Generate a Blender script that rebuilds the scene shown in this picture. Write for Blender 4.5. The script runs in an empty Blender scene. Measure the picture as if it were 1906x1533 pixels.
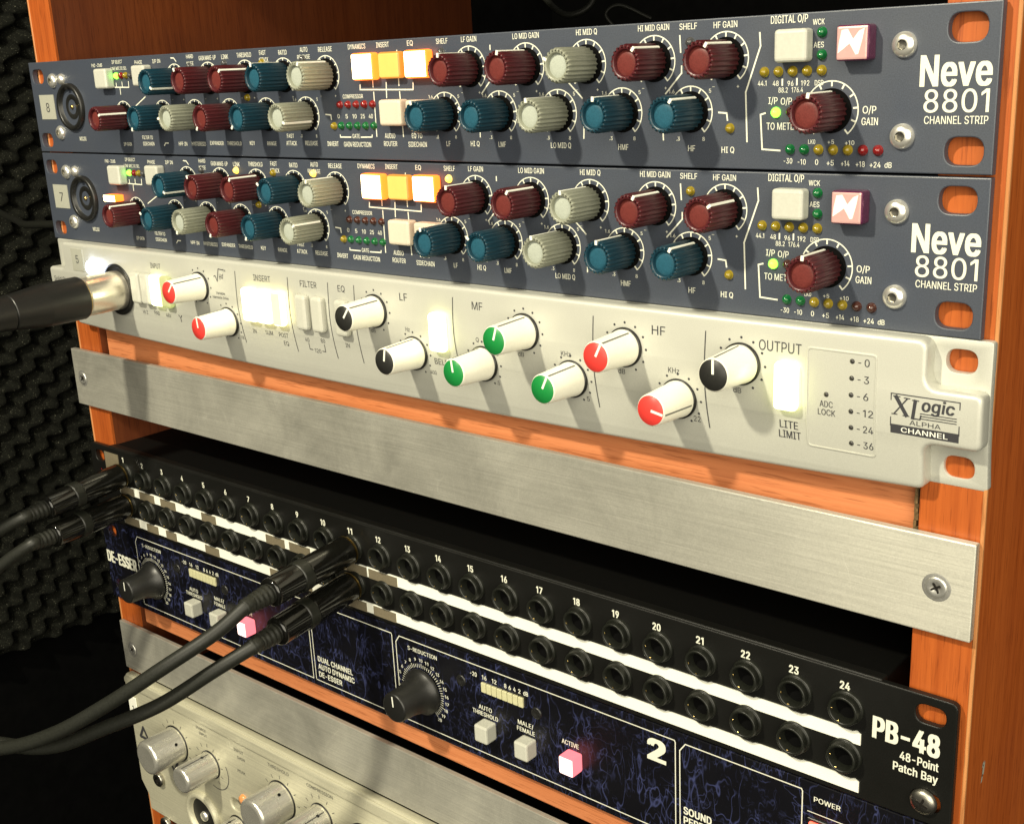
import bpy, bmesh, math, random
from mathutils import Vector, Matrix
random.seed(7)
S = 0.001                                     # every figure below is in millimetres
sc = bpy.context.scene
col = sc.collection

# ---------------------------------------------------------------- camera, world, lamps, exposure
cam = bpy.data.cameras.new('camera')
cam_o = bpy.data.objects.new('camera', cam)
col.objects.link(cam_o)
right = Vector((0.76813, 0.63895, -0.04139)).normalized()
fwd = Vector((-0.62152, 0.72851, -0.28806)).normalized()
right = (right - fwd * right.dot(fwd)).normalized()
up = right.cross(fwd)
M3 = Matrix((right, up, -fwd)).transposed()
cam_o.matrix_world = Matrix.Translation(Vector((594.685, -320.238, -11.992)) * S) @ M3.to_4x4()
cam.sensor_width = 36.0
cam.lens = 2221.87 / 1906.0 * 36.0
cam.shift_x = (953.0 - 985.23) / 1906.0
cam.shift_y = (785.62 - 766.5) / 1906.0
cam.clip_start = 0.01
cam.clip_end = 50.0
sc.camera = cam_o

world = bpy.data.worlds.new('World')
sc.world = world
world.use_nodes = True
wb = world.node_tree.nodes['Background']
wb.inputs[0].default_value = (1.0, 0.93, 0.80, 1)
wb.inputs[1].default_value = 0.07

def lamp(name, kind, loc, energy, color, **kw):
    l = bpy.data.lights.new(name, kind)
    l.energy = energy
    l.color = color
    for k, v in kw.items():
        setattr(l, k, v)
    o = bpy.data.objects.new(name, l)
    o.location = Vector(loc) * S
    col.objects.link(o)
    return o

def aim(o, target):
    d = Vector(target) * S - o.location
    o.rotation_euler = d.to_track_quat('-Z', 'Y').to_euler()

key = lamp('ceiling_bulb', 'POINT', (150, -760, 590), 54.0, (1.0, 0.925, 0.71), shadow_soft_size=0.032)
bounce = lamp('room_bounce', 'AREA', (1250, -1150, 330), 36.0, (1.0, 0.93, 0.74), shape='RECTANGLE', size=1.6, size_y=1.4)
aim(bounce, (260, 0, -160))

sc.view_settings.view_transform = 'Standard'
sc.view_settings.look = 'None'
sc.view_settings.exposure = 0.0
sc.view_settings.gamma = 1.0

# ---------------------------------------------------------------- materials
def new_mat(name):
    m = bpy.data.materials.new(name)
    m.use_nodes = True
    nt = m.node_tree
    return m, nt, nt.nodes['Principled BSDF']

def coords(nt, scale=(1, 1, 1), rot=(0, 0, 0)):
    tc = nt.nodes.new('ShaderNodeTexCoord')
    mp = nt.nodes.new('ShaderNodeMapping')
    mp.inputs['Scale'].default_value = scale
    mp.inputs['Rotation'].default_value = rot
    nt.links.new(tc.outputs['Object'], mp.inputs['Vector'])
    return mp.outputs['Vector']

def noise(nt, vec, scale, detail=3.0, rough=0.6, dist=0.0):
    n = nt.nodes.new('ShaderNodeTexNoise')
    n.inputs['Scale'].default_value = scale
    n.inputs['Detail'].default_value = detail
    n.inputs['Roughness'].default_value = rough
    n.inputs['Distortion'].default_value = dist
    nt.links.new(vec, n.inputs['Vector'])
    return n.outputs['Fac']

def ramp(nt, fac, stops):
    r = nt.nodes.new('ShaderNodeValToRGB')
    e = r.color_ramp.elements
    while len(e) < len(stops):
        e.new(0.5)
    for q, (p, c) in zip(e, stops):
        q.position = p
        q.color = (*c, 1) if len(c) == 3 else c
    nt.links.new(fac, r.inputs['Fac'])
    return r.outputs['Color']

def mixc(nt, a, b, fac, mode='MULTIPLY'):
    m = nt.nodes.new('ShaderNodeMix')
    m.data_type = 'RGBA'
    m.blend_type = mode
    if isinstance(fac, (int, float)):
        m.inputs[0].default_value = fac
    else:
        nt.links.new(fac, m.inputs[0])
    for i, v in ((6, a), (7, b)):
        if isinstance(v, tuple):
            m.inputs[i].default_value = (*v, 1) if len(v) == 3 else v
        else:
            nt.links.new(v, m.inputs[i])
    return m.outputs[2]

def bump(nt, b, fac, strength, dist=0.0005):
    n = nt.nodes.new('ShaderNodeBump')
    n.inputs['Strength'].default_value = strength
    n.inputs['Distance'].default_value = dist
    nt.links.new(fac, n.inputs['Height'])
    nt.links.new(n.outputs['Normal'], b.inputs['Normal'])

def grainy(name, c, rough=0.5, metal=0.0, spec=0.5, var=0.25, scale=2500, blot=0.0, bmp=0.0, coat=0.0):
    """paint or plastic with a fine speckle and, where worn, soft blotches"""
    m, nt, b = new_mat(name)
    v = coords(nt)
    f = noise(nt, v, scale, 2.0, 0.7)
    lo = tuple(x * (1 - var) for x in c)
    hi = tuple(min(1, x * (1 + var)) for x in c)
    colr = ramp(nt, f, [(0.25, lo), (0.75, hi)])
    if blot:
        g = noise(nt, v, 28, 4.0, 0.65)
        colr = mixc(nt, colr, ramp(nt, g, [(0.3, (1 - blot,) * 3), (0.7, (1, 1, 1))]), 1.0)
        r = ramp(nt, g, [(0.3, (min(1, rough + 0.12),) * 3), (0.7, (max(0, rough - 0.08),) * 3)])
        nt.links.new(r, b.inputs['Roughness'])
    else:
        b.inputs['Roughness'].default_value = rough
    nt.links.new(colr, b.inputs['Base Color'])
    b.inputs['Metallic'].default_value = metal
    b.inputs['Specular IOR Level'].default_value = spec
    if coat:
        b.inputs['Coat Weight'].default_value = coat
        b.inputs['Coat Roughness'].default_value = 0.12
    if bmp:
        bump(nt, b, f, bmp, 0.0002)
    return m

def glow(name, c, strength, base=(0.3, 0.25, 0.18)):
    m, nt, b = new_mat(name)
    b.inputs['Base Color'].default_value = (*base, 1)
    b.inputs['Roughness'].default_value = 0.4
    v = coords(nt)
    f = noise(nt, v, 300, 2.0)
    nt.links.new(ramp(nt, f, [(0.2, tuple(x * 0.92 for x in c)), (0.8, c)]), b.inputs['Emission Color'])
    b.inputs['Emission Strength'].default_value = strength
    return m

def wood(name, axis, dark, mid, light, rough=0.42):
    """veneer: broad tone bands, fine streaks and short dark pores, all running along one axis"""
    def sc_(along, across): return (along, across, across) if axis == 'x' else (across, across, along)
    m, nt, b = new_mat(name)
    a = noise(nt, coords(nt, sc_(3, 55)), 1.0, 4.0, 0.6, 0.5)
    c1 = ramp(nt, a, [(0.3, mid), (0.7, light)])
    st = noise(nt, coords(nt, sc_(9, 420)), 1.0, 3.0, 0.7, 0.25)
    c2 = mixc(nt, c1, ramp(nt, st, [(0.32, dark), (0.6, (1, 1, 1))]), 0.55)
    po = noise(nt, coords(nt, sc_(70, 1500)), 1.0, 2.0, 0.6)
    c3 = mixc(nt, c2, ramp(nt, po, [(0.34, (0.5, 0.42, 0.36)), (0.44, (1, 1, 1))]), 0.6)
    bl = noise(nt, coords(nt), 14, 3.0, 0.6)
    c4 = mixc(nt, c3, ramp(nt, bl, [(0.3, (0.84, 0.80, 0.78)), (0.7, (1, 1, 1))]), 1.0)
    nt.links.new(c4, b.inputs['Base Color'])
    nt.links.new(ramp(nt, bl, [(0.3, (rough + 0.1,) * 3), (0.7, (rough - 0.06,) * 3)]), b.inputs['Roughness'])
    bump(nt, b, po, 0.15, 0.0002)
    return m

def brushed(name, c, rough=0.38, blot=0.35, along=(6, 400, 400), metal=0.92, aniso=0.6, radial=None):
    """bare drawn aluminium: streaks along the length, dull smears and handling marks"""
    m, nt, b = new_mat(name)
    v = coords(nt, along)
    st = noise(nt, v, 4.0, 4.0, 0.75)
    v2 = coords(nt)
    sm = noise(nt, v2, 22, 5.0, 0.65, 0.6)
    fine = noise(nt, v2, 1800, 2.0, 0.7)
    c1 = ramp(nt, st, [(0.25, tuple(x * 0.72 for x in c)), (0.75, c)])
    c2 = mixc(nt, c1, ramp(nt, sm, [(0.3, (1 - blot,) * 3), (0.68, (1, 1, 1))]), 1.0)
    c2 = mixc(nt, c2, ramp(nt, fine, [(0.25, (0.82, 0.82, 0.82)), (0.75, (1, 1, 1))]), 1.0)
    sv = noise(nt, coords(nt, (30, 30, 9), (0.3, 0.9, 0.4)), 1.0, 2.0, 0.5, 1.2)
    c2 = mixc(nt, c2, ramp(nt, sv, [(0.496, (0, 0, 0)), (0.5, (0.2, 0.2, 0.18)), (0.504, (0, 0, 0))]), ramp(nt, noise(nt, v2, 45, 2.0), [(0.55, (0, 0, 0)), (0.75, (0.8,) * 3)]), 'ADD')
    nt.links.new(c2, b.inputs['Base Color'])
    b.inputs['Metallic'].default_value = metal
    nt.links.new(ramp(nt, sm, [(0.25, (rough + 0.16,) * 3), (0.75, (rough - 0.05,) * 3)]), b.inputs['Roughness'])
    b.inputs['Anisotropic'].default_value = aniso
    b.inputs['Anisotropic Rotation'].default_value = 0.0 if radial else 0.25
    tg = nt.nodes.new('ShaderNodeTangent')
    if radial:
        tg.direction_type = 'RADIAL'; tg.axis = radial
    else:
        tg.direction_type = 'UV_MAP'; tg.uv_map = 'UVMap'
    nt.links.new(tg.outputs[0], b.inputs['Tangent'])
    bump(nt, b, st, 0.25, 0.0002)
    return m

MAT = {}
MAT['slate'] = grainy('slate_grey_paint', (0.050, 0.060, 0.084), 0.46, 0, 0.8, 0.3, 2600, 0.2, 0.15)
MAT['silver_paint'] = grainy('silver_grey_paint', (0.605, 0.605, 0.535), 0.38, 0.25, 0.5, 0.08, 3000, 0.1, 0.05)
MAT['ivory'] = grainy('ivory_knob_plastic', (0.84, 0.82, 0.70), 0.3, 0, 0.5, 0.05, 1500)
MAT['milk'] = grainy('milky_button_plastic', (0.52, 0.52, 0.45), 0.3, 0, 0.5, 0.05, 1200)
MAT['pinkish'] = grainy('warm_white_button_plastic', (0.66, 0.58, 0.46), 0.35, 0, 0.5, 0.05, 1200)
MAT['maroon'] = grainy('maroon_knob_shaded_tone', (0.075, 0.013, 0.016), 0.36, 0, 0.5, 0.35, 2600, 0.1)  # maroon and teal knob sides darkened in colour to look shaded
MAT['teal'] = grainy('teal_knob_shaded_tone', (0.007, 0.038, 0.060), 0.38, 0, 0.5, 0.35, 2600, 0.1)
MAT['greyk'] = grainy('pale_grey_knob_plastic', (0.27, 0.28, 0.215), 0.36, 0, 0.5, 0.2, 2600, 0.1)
MAT['maroon_cap'] = grainy('maroon_cap_lit_tone', (0.14, 0.027, 0.023), 0.45, 0, 0.4, 0.3, 2600, 0.1)  # caps are the knob's own plastic, lightened in colour to look lit
MAT['teal_cap'] = grainy('teal_cap_lit_tone', (0.018, 0.088, 0.132), 0.45, 0, 0.4, 0.3, 2600, 0.1)
MAT['greyk_cap'] = grainy('pale_grey_cap_lit_tone', (0.40, 0.43, 0.37), 0.5, 0, 0.4, 0.15, 2600, 0.08)
MAT['white_ink'] = grainy('white_screen_print', (0.74, 0.74, 0.62), 0.6, 0, 0.3, 0.06, 3000)
MAT['dark_ink'] = grainy('dark_screen_print', (0.045, 0.045, 0.05), 0.6, 0, 0.3, 0.1, 3000)
MAT['red_ink'] = grainy('red_marker', (0.6, 0.02, 0.03), 0.6, 0, 0.3, 0.1, 3000)
MAT['chrome'] = grainy('polished_steel', (0.92, 0.90, 0.82), 0.28, 0.8, 0.5, 0.05, 900)
MAT['steel'] = grainy('zinc_screw_steel', (0.46, 0.44, 0.38), 0.34, 1.0, 0.5, 0.15, 1500, 0.2)
MAT['brightsteel'] = grainy('bright_zinc_steel', (0.74, 0.73, 0.68), 0.32, 0.8, 0.5, 0.15, 1500, 0.15)
MAT['socket'] = grainy('dark_screw_recess', (0.05, 0.045, 0.04), 0.4, 0.8, 0.5, 0.1, 1500)
MAT['black'] = grainy('black_plastic', (0.012, 0.012, 0.011), 0.38, 0, 0.5, 0.3, 1500)
MAT['blackgloss'] = grainy('glossy_black_shell', (0.006, 0.006, 0.005), 0.13, 0, 0.6, 0.2, 900)
MAT['rubber'] = grainy('dark_cable_rubber', (0.018, 0.019, 0.015), 0.45, 0, 0.4, 0.3, 1200, 0.25)
MAT['hole'] = grainy('black_hole', (0.0015, 0.0015, 0.0015), 0.9, 0, 0.1, 0.1, 500)
MAT['satinblack'] = grainy('black_panel_paint', (0.0065, 0.0065, 0.0055), 0.42, 0, 0.35, 0.35, 2600, 0.2, 0.2)
MAT['chassis'] = grainy('black_chassis_steel', (0.006, 0.006, 0.006), 0.7, 0, 0.2, 0.3, 1500)
MAT['lid'] = grainy('matt_black_lid', (0.0025, 0.0025, 0.0022), 0.6, 0, 0.15, 0.3, 1500)
MAT['nut'] = grainy('black_threaded_nut', (0.010, 0.011, 0.008), 0.4, 0, 0.5, 0.3, 2000)
MAT['paper'] = grainy('white_label_strip', (0.88, 0.88, 0.78), 0.5, 0, 0.4, 0.03, 1500)
MAT['tape'] = grainy('grey_label_tape', (0.19, 0.16, 0.105), 0.6, 0, 0.3, 0.2, 2200, 0.2)
MAT['tapegrey'] = grainy('pale_grey_label_tape', (0.36, 0.36, 0.30), 0.55, 0, 0.35, 0.08, 2200)
MAT['gold'] = grainy('brass_ring', (0.62, 0.45, 0.17), 0.3, 1.0, 0.5, 0.1, 900)
MAT['nickel'] = grainy('satin_nickel_shell', (0.88, 0.83, 0.70), 0.28, 0.85, 0.5, 0.08, 1500)
MAT['redcap'] = grainy('red_knob_cap', (0.78, 0.055, 0.045), 0.4, 0, 0.4, 0.06, 1500)
MAT['greencap'] = grainy('green_knob_cap', (0.012, 0.23, 0.048), 0.4, 0, 0.4, 0.06, 1500)
MAT['blackcap'] = grainy('black_knob_cap', (0.022, 0.022, 0.02), 0.45, 0, 0.4, 0.2, 1500)
MAT['whiteline'] = grainy('white_pointer_line', (0.86, 0.86, 0.76), 0.45, 0, 0.4, 0.03, 1500)
MAT['greyline'] = grainy('grey_pointer_groove', (0.16, 0.16, 0.14), 0.5, 0, 0.4, 0.1, 1500)
MAT['ledgreen'] = grainy('unlit_green_lens', (0.004, 0.12, 0.03), 0.12, 0, 0.6, 0.1, 900)
MAT['ledred'] = grainy('unlit_red_lens', (0.20, 0.010, 0.010), 0.12, 0, 0.6, 0.1, 900)
MAT['leddarkred'] = grainy('unlit_dark_red_lens', (0.055, 0.018, 0.012), 0.12, 0, 0.6, 0.1, 900)
MAT['ledyellow'] = grainy('unlit_yellow_lens', (0.26, 0.19, 0.012), 0.12, 0, 0.6, 0.1, 900)
MAT['ledclear'] = grainy('unlit_dark_lens', (0.06, 0.06, 0.06), 0.15, 0, 0.6, 0.1, 900)
MAT['leddot'] = grainy('dark_meter_lens', (0.035, 0.033, 0.03), 0.3, 0, 0.5, 0.1, 900)
MAT['glow_green'] = glow('lit_green_lens', (0.22, 1.0, 0.04), 4.5, (0.02, 0.2, 0.02))
MAT['glow_amberled'] = glow('lit_amber_lens', (1.0, 0.60, 0.07), 2.2)
MAT['glow_amber'] = glow('lit_amber_button_face', (1.0, 0.74, 0.36), 12.0)
MAT['glow_amberside'] = glow('lit_amber_button_side', (1.0, 0.15, 0.012), 3.4, (0.3, 0.1, 0.02))
MAT['glow_yellow'] = glow('dim_yellow_button_face', (1.0, 0.74, 0.16), 0.95, (0.22, 0.15, 0.03))
MAT['glow_yellowside'] = glow('dim_yellow_button_side', (1.0, 0.36, 0.04), 0.8, (0.22, 0.1, 0.02))
MAT['glow_white'] = glow('lit_white_button_face', (1.0, 0.98, 0.70), 9.0)
MAT['glow_whiteside'] = glow('lit_white_button_side', (0.95, 1.0, 0.34), 4.5)
MAT['glow_warm'] = glow('lit_warm_button_face', (1.0, 0.95, 0.62), 9.0)
MAT['glow_warmside'] = glow('lit_warm_button_side', (1.0, 0.88, 0.30), 5.0)
MAT['glow_halflit'] = glow('half_lit_button_face', (1.0, 0.90, 0.34), 1.6)
MAT['glow_greenish'] = glow('dim_green_button', (0.62, 0.80, 0.20), 0.55)
MAT['glow_blue'] = glow('lit_blue_white_lamp', (0.66, 0.76, 1.0), 10.0)
MAT['glow_redface'] = glow('lit_red_button_face', (1.0, 0.66, 0.60), 2.6)
MAT['glow_redside'] = glow('lit_red_button_side', (1.0, 0.22, 0.25), 1.5, (0.25, 0.02, 0.03))
MAT['glow_power'] = glow('lit_power_switch', (1.0, 0.035, 0.02), 2.4)
MAT['meterseg'] = grainy('pale_meter_segment', (0.58, 0.56, 0.34), 0.35, 0, 0.5, 0.08, 900)
MAT['pearl'] = grainy('pearl_logo_badge', (0.84, 0.50, 0.47), 0.2, 0.35, 0.6, 0.04, 900)
MAT['purple'] = grainy('plum_badge_rim', (0.12, 0.02, 0.07), 0.22, 0.3, 0.6, 0.1, 900)
MAT['whitebadge'] = grainy('white_badge_mark', (0.92, 0.88, 0.84), 0.22, 0.1, 0.6, 0.02, 900)
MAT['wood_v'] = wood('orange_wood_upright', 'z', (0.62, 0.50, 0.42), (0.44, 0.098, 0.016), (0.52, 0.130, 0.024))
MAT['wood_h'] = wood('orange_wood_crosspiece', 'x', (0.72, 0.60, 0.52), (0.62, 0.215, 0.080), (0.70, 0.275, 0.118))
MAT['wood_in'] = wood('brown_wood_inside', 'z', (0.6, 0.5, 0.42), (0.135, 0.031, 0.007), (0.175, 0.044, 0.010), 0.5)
MAT['banding'] = wood('pale_edge_banding', 'z', (0.7, 0.6, 0.5), (0.58, 0.24, 0.08), (0.66, 0.30, 0.11))
MAT['chip'] = grainy('chipboard_raw_edge', (0.16, 0.10, 0.045), 0.9, 0, 0.2, 0.7, 900, 0.5, 0.5)
MAT['alu'] = brushed('drawn_aluminium', (0.86, 0.84, 0.73), 0.38, 0.40, (6, 400, 400), 0.56, 0.85)
MAT['aluface'] = brushed('satin_aluminium_panel', (0.80, 0.77, 0.58), 0.42, 0.14, (4, 300, 300), 0.35, 0.4)
MAT['alukn'] = brushed('turned_aluminium_knob', (0.92, 0.90, 0.80), 0.2, 0.08, (300, 5, 300), 0.72, 0.4, 'Y')
MAT['backdrop'] = grainy('dark_room_wall', (0.004, 0.004, 0.004), 0.95, 0, 0.05, 0.3, 40)

def marble():
    """printed web of fine blue threads on black"""
    m, nt, b = new_mat('black_panel_with_blue_veins')
    v0 = coords(nt)
    def patch(sc_, lo, hi):
        return ramp(nt, noise(nt, v0, sc_, 3.0, 0.6), [(lo, (0, 0, 0)), (hi, (1, 1, 1))])
    def thread(scale, rot, sc_, w, p):
        f = noise(nt, coords(nt, scale, rot), sc_, 2.0, 0.55, 0.15)
        l = ramp(nt, f, [(0.5 - w, (0, 0, 0)), (0.5, (1, 1, 1)), (0.5 + w, (0, 0, 0))])
        return mixc(nt, l, p, 1.0)
    s = thread((1, 1, 0.45), (0, 0.5, 0), 95, 0.012, patch(34, 0.47, 0.62))
    for sc3, rot, k, w, p in (((1, 1, 0.4), (0, -0.55, 0), 120, 0.012, patch(47, 0.49, 0.64)), ((1, 1, 0.5), (0, 0.1, 0), 200, 0.016, patch(52, 0.51, 0.64)),
                              ((0.5, 1, 1), (0, 0.7, 0), 170, 0.012, patch(41, 0.50, 0.66)), ((1, 1, 0.3), (0, 0.25, 0), 320, 0.022, patch(64, 0.53, 0.64)),
                              ((1, 1, 0.35), (0, -0.2, 0), 70, 0.006, patch(27, 0.42, 0.56))):
        s = mixc(nt, s, thread(sc3, rot, k, w, p), 1.0, 'ADD')
    cl = mixc(nt, ramp(nt, noise(nt, v0, 330, 4.0, 0.8), [(0.52, (0, 0, 0)), (0.70, (1, 1, 1))]), patch(58, 0.53, 0.66), 1.0)
    s = mixc(nt, s, cl, 0.75, 'ADD')
    colr = mixc(nt, (0.0035, 0.0035, 0.0055), (0.040, 0.048, 0.128), s, 'MIX')
    nt.links.new(colr, b.inputs['Base Color'])
    nt.links.new(ramp(nt, noise(nt, v0, 30, 4.0), [(0.3, (0.42,) * 3), (0.7, (0.28,) * 3)]), b.inputs['Roughness'])
    return m
MAT['marble'] = marble()

def foam_mat():
    m, nt, b = new_mat('charcoal_acoustic_foam')
    v = coords(nt)
    f = noise(nt, v, 420, 3.0, 0.8)
    sp = noise(nt, v, 900, 1.0, 0.5)
    c = ramp(nt, f, [(0.3, (0.005, 0.0055, 0.004)), (0.7, (0.021, 0.022, 0.016))])
    c = mixc(nt, c, ramp(nt, sp, [(0.70, (0, 0, 0)), (0.80, (0.6, 0.6, 0.45))]), 1.0, 'ADD')
    nt.links.new(c, b.inputs['Base Color'])
    b.inputs['Roughness'].default_value = 0.9
    b.inputs['Specular IOR Level'].default_value = 0.2
    bump(nt, b, f, 0.8, 0.003)
    return m
MAT['foam'] = foam_mat()

# ---------------------------------------------------------------- mesh helpers
class MB:
    """collects boxes, lathes, tubes and flat prints; build() links them as ONE mesh object"""
    def __init__(self):
        self.v = []; self.f = []; self.mi = []; self.sm = []
    def add(self, verts, faces, mi=0, smooth=False):
        o = len(self.v)
        self.v += [tuple(p) for p in verts]
        self.f += [tuple(i + o for i in q) for q in faces]
        self.mi += [mi] * len(faces)
        self.sm += [smooth] * len(faces)
        return self
    def box(self, x0, x1, y0, y1, z0, z1, mi=0, bev=0.0, seg=2, front=None):
        if bev <= 0:
            p = [(x, y, z) for x in (x0, x1) for y in (y0, y1) for z in (z0, z1)]
            self.add(p, [(0, 1, 3, 2), (4, 6, 7, 5), (0, 4, 5, 1), (2, 3, 7, 6), (0, 2, 6, 4), (1, 5, 7, 3)], mi)
            return self
        bm = bmesh.new()
        bmesh.ops.create_cube(bm, size=1.0)
        for q in bm.verts:
            q.co = Vector(((x0 + x1) / 2 + q.co.x * (x1 - x0), (y0 + y1) / 2 + q.co.y * (y1 - y0), (z0 + z1) / 2 + q.co.z * (z1 - z0)))
        bmesh.ops.bevel(bm, geom=bm.edges[:], offset=bev, segments=seg, affect='EDGES', profile=0.5, clamp_overlap=True)
        bm.normal_update()
        bm.verts.index_update()
        vs = [tuple(q.co) for q in bm.verts]
        for fc in bm.faces:
            k = mi
            if front is not None and fc.normal.y < -0.85:
                k = front
            o = len(self.v)
            self.v += [vs[q.index] for q in fc.verts]
            self.f.append(tuple(range(o, o + len(fc.verts))))
            self.mi.append(k); self.sm.append(False)
        bm.free()
        return self
    def lathe(self, prof, c=(0, 0, 0), n=32, mi=0, smooth=True, axis='y', rfun=None, cap0=False, cap1=False):
        """prof: (radius, height along the axis) from first to last"""
        vs = []
        for r, h in prof:
            for k in range(n):
                a = 2 * math.pi * k / n
                rr = r * (rfun(a, h) if rfun else 1)
                if axis == 'y':
                    vs.append((c[0] + rr * math.sin(a), c[1] + h, c[2] + rr * math.cos(a)))
                elif axis == 'z':
                    vs.append((c[0] + rr * math.cos(a), c[1] + rr * math.sin(a), c[2] + h))
        fs = []
        for i in range(len(prof) - 1):
            for k in range(n):
                k2 = (k + 1) % n
                fs.append((i * n + k, i * n + k2, (i + 1) * n + k2, (i + 1) * n + k))
        self.add(vs, fs, mi, smooth)
        if cap0:
            self.add(vs[:n], [tuple(range(n))[::-1]], mi)
        if cap1:
            self.add(vs[-n:], [tuple(range(n))], mi)
        return self
    def tube(self, pts, rad, n=14, mi=0, caps=True, sharp=False):
        pts = [Vector(p) for p in pts]
        if not isinstance(rad, (list, tuple)):
            rad = [rad] * len(pts)
        P2, R2 = [pts[0]], [rad[0]]
        for a, b, ra, rb in zip(pts[:-1], pts[1:], rad[:-1], rad[1:]):
            d = (b - a).length
            if sharp and d > 1.2:
                for s in (0.25 / d, 1 - 0.25 / d):
                    P2.append(a.lerp(b, s)); R2.append(ra + (rb - ra) * s)
            P2.append(b); R2.append(rb)
        pts, rad = P2, R2
        t0 = (pts[1] - pts[0]).normalized()
        nrm = t0.orthogonal().normalized()
        vs = []
        for i, p in enumerate(pts):
            if i == 0: t = t0
            elif i == len(pts) - 1: t = (pts[i] - pts[i - 1]).normalized()
            else: t = (pts[i + 1] - pts[i - 1]).normalized()
            nrm = (nrm - t * nrm.dot(t)).normalized()
            b = t.cross(nrm)
            for k in range(n):
                a = 2 * math.pi * k / n
                vs.append(p + (nrm * math.cos(a) + b * math.sin(a)) * rad[i])
        fs = []
        for i in range(len(pts) - 1):
            for k in range(n):
                k2 = (k + 1) % n
                fs.append((i * n + k, i * n + k2, (i + 1) * n + k2, (i + 1) * n + k))
        self.add(vs, fs, mi, True)
        if caps:
            self.add(vs[:n], [tuple(range(n))[::-1]], mi)
            self.add(vs[-n:], [tuple(range(n))], mi)
        return self
    def mesh(self, me, mi=0, fn=None, smooth=False):
        vs = [tuple(p.co) for p in me.vertices]
        if fn: vs = [fn(p) for p in vs]
        self.add(vs, [tuple(p.vertices) for p in me.polygons], mi, smooth)
        return self
    def plate(self, outline, holes, y0, y1, bev=0.0, mi=0, res=1):
        """flat plate in the xz plane, rounded edges, with holes; y0 is the front"""
        cu = bpy.data.curves.new('tmp', 'CURVE')
        cu.dimensions = '2D'; cu.fill_mode = 'BOTH'
        cu.extrude = (y1 - y0) / 2 - bev
        cu.bevel_depth = bev; cu.bevel_resolution = res; cu.offset = -bev
        for pts in [outline] + list(holes):
            s = cu.splines.new('POLY'); s.points.add(len(pts) - 1); s.use_cyclic_u = True
            for p, q in zip(s.points, pts): p.co = (q[0], q[1], 0, 1)
        o = bpy.data.objects.new('tmp', cu)
        me = bpy.data.meshes.new_from_object(o)
        ym = (y0 + y1) / 2
        self.mesh(me, mi, lambda p: (p[0], ym - p[2], p[1]))
        bpy.data.objects.remove(o); bpy.data.curves.remove(cu); bpy.data.meshes.remove(me)
        return self
    def text(self, body, cx, cz, w=None, h=2.0, y=-0.12, mi=0, bold=0.0, shear=0.0, ang=0.0):
        V, F, (x0, x1) = glyphs(body, bold, shear)
        sz = h / CAP
        sx = sz if w is None else (w - 2 * bold * sz) / (x1 - x0)
        mx = (x0 + x1) / 2
        ca, sa = math.cos(math.radians(ang)), math.sin(math.radians(ang))
        d = bold * sz
        shifts = [(0, 0)]
        if bold > 0.015: shifts += [(-d, d * 0.4), (d, d * 0.4), (-d, -d * 0.4), (d, -d * 0.4)]
        elif bold > 0: shifts = [(-d, 0), (d, 0)]
        for k, (du, dq) in enumerate(shifts):
            vs = []
            for p in V:
                u, q = (p[0] - mx) * sx + du, (p[1] - CAP / 2) * sz + dq
                vs.append((cx + u * ca + q * sa, y - 0.005 * k, cz - u * sa + q * ca))
            self.add(vs, F, mi)
        return self
    def line(self, pts, w=0.45, y=-0.12, mi=0):
        pts = [Vector((p[0], p[1])) for p in pts]
        for a, b in zip(pts[:-1], pts[1:]):
            d = (b - a).normalized(); n = Vector((-d.y, d.x)) * w / 2
            a2, b2 = a - d * w * 0.45, b + d * w * 0.45
            q = [a2 + n, b2 + n, b2 - n, a2 - n]
            self.add([(p.x, y, p.y) for p in q], [(0, 1, 2, 3)], mi)
            y -= 0.004
        return self
    def arc(self, cx, cz, r, a0, a1, w=0.35, y=-0.12, mi=0, n=40):
        vs = []
        for k in range(n + 1):
            a = math.radians(a0 + (a1 - a0) * k / n)
            for rr in (r - w / 2, r + w / 2):
                vs.append((cx + rr * math.sin(a), y, cz + rr * math.cos(a)))
        return self.add(vs, [(2 * k, 2 * k + 1, 2 * k + 3, 2 * k + 2) for k in range(n)], mi)
    def dot(self, cx, cz, r, y=-0.12, mi=0, n=14):
        vs = [(cx + r * math.sin(2 * math.pi * k / n), y, cz + r * math.cos(2 * math.pi * k / n)) for k in range(n)]
        return self.add(vs, [tuple(range(n))], mi)
    def bend(self, fn, z0, z1, step):
        """cut across at several heights, then push each vertex by fn(z) along y"""
        bm = bmesh.new()
        vs = [bm.verts.new(p) for p in self.v]
        for f, m in zip(self.f, self.mi):
            try:
                q = bm.faces.new([vs[i] for i in f]); q.material_index = m
            except ValueError:
                pass
        bmesh.ops.remove_doubles(bm, verts=bm.verts[:], dist=1e-4)
        z = z0
        while z > z1:
            bmesh.ops.bisect_plane(bm, geom=bm.verts[:] + bm.edges[:] + bm.faces[:], plane_co=(0, 0, z), plane_no=(0, 0, 1))
            z -= step
        for v in bm.verts: v.co.y += fn(v.co.z)
        bm.verts.index_update()
        self.v = [tuple(v.co) for v in bm.verts]
        self.f = [tuple(v.index for v in q.verts) for q in bm.faces]
        self.mi = [q.material_index for q in bm.faces]
        self.sm = [True] * len(self.f)
        bm.free()
        return self
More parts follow.
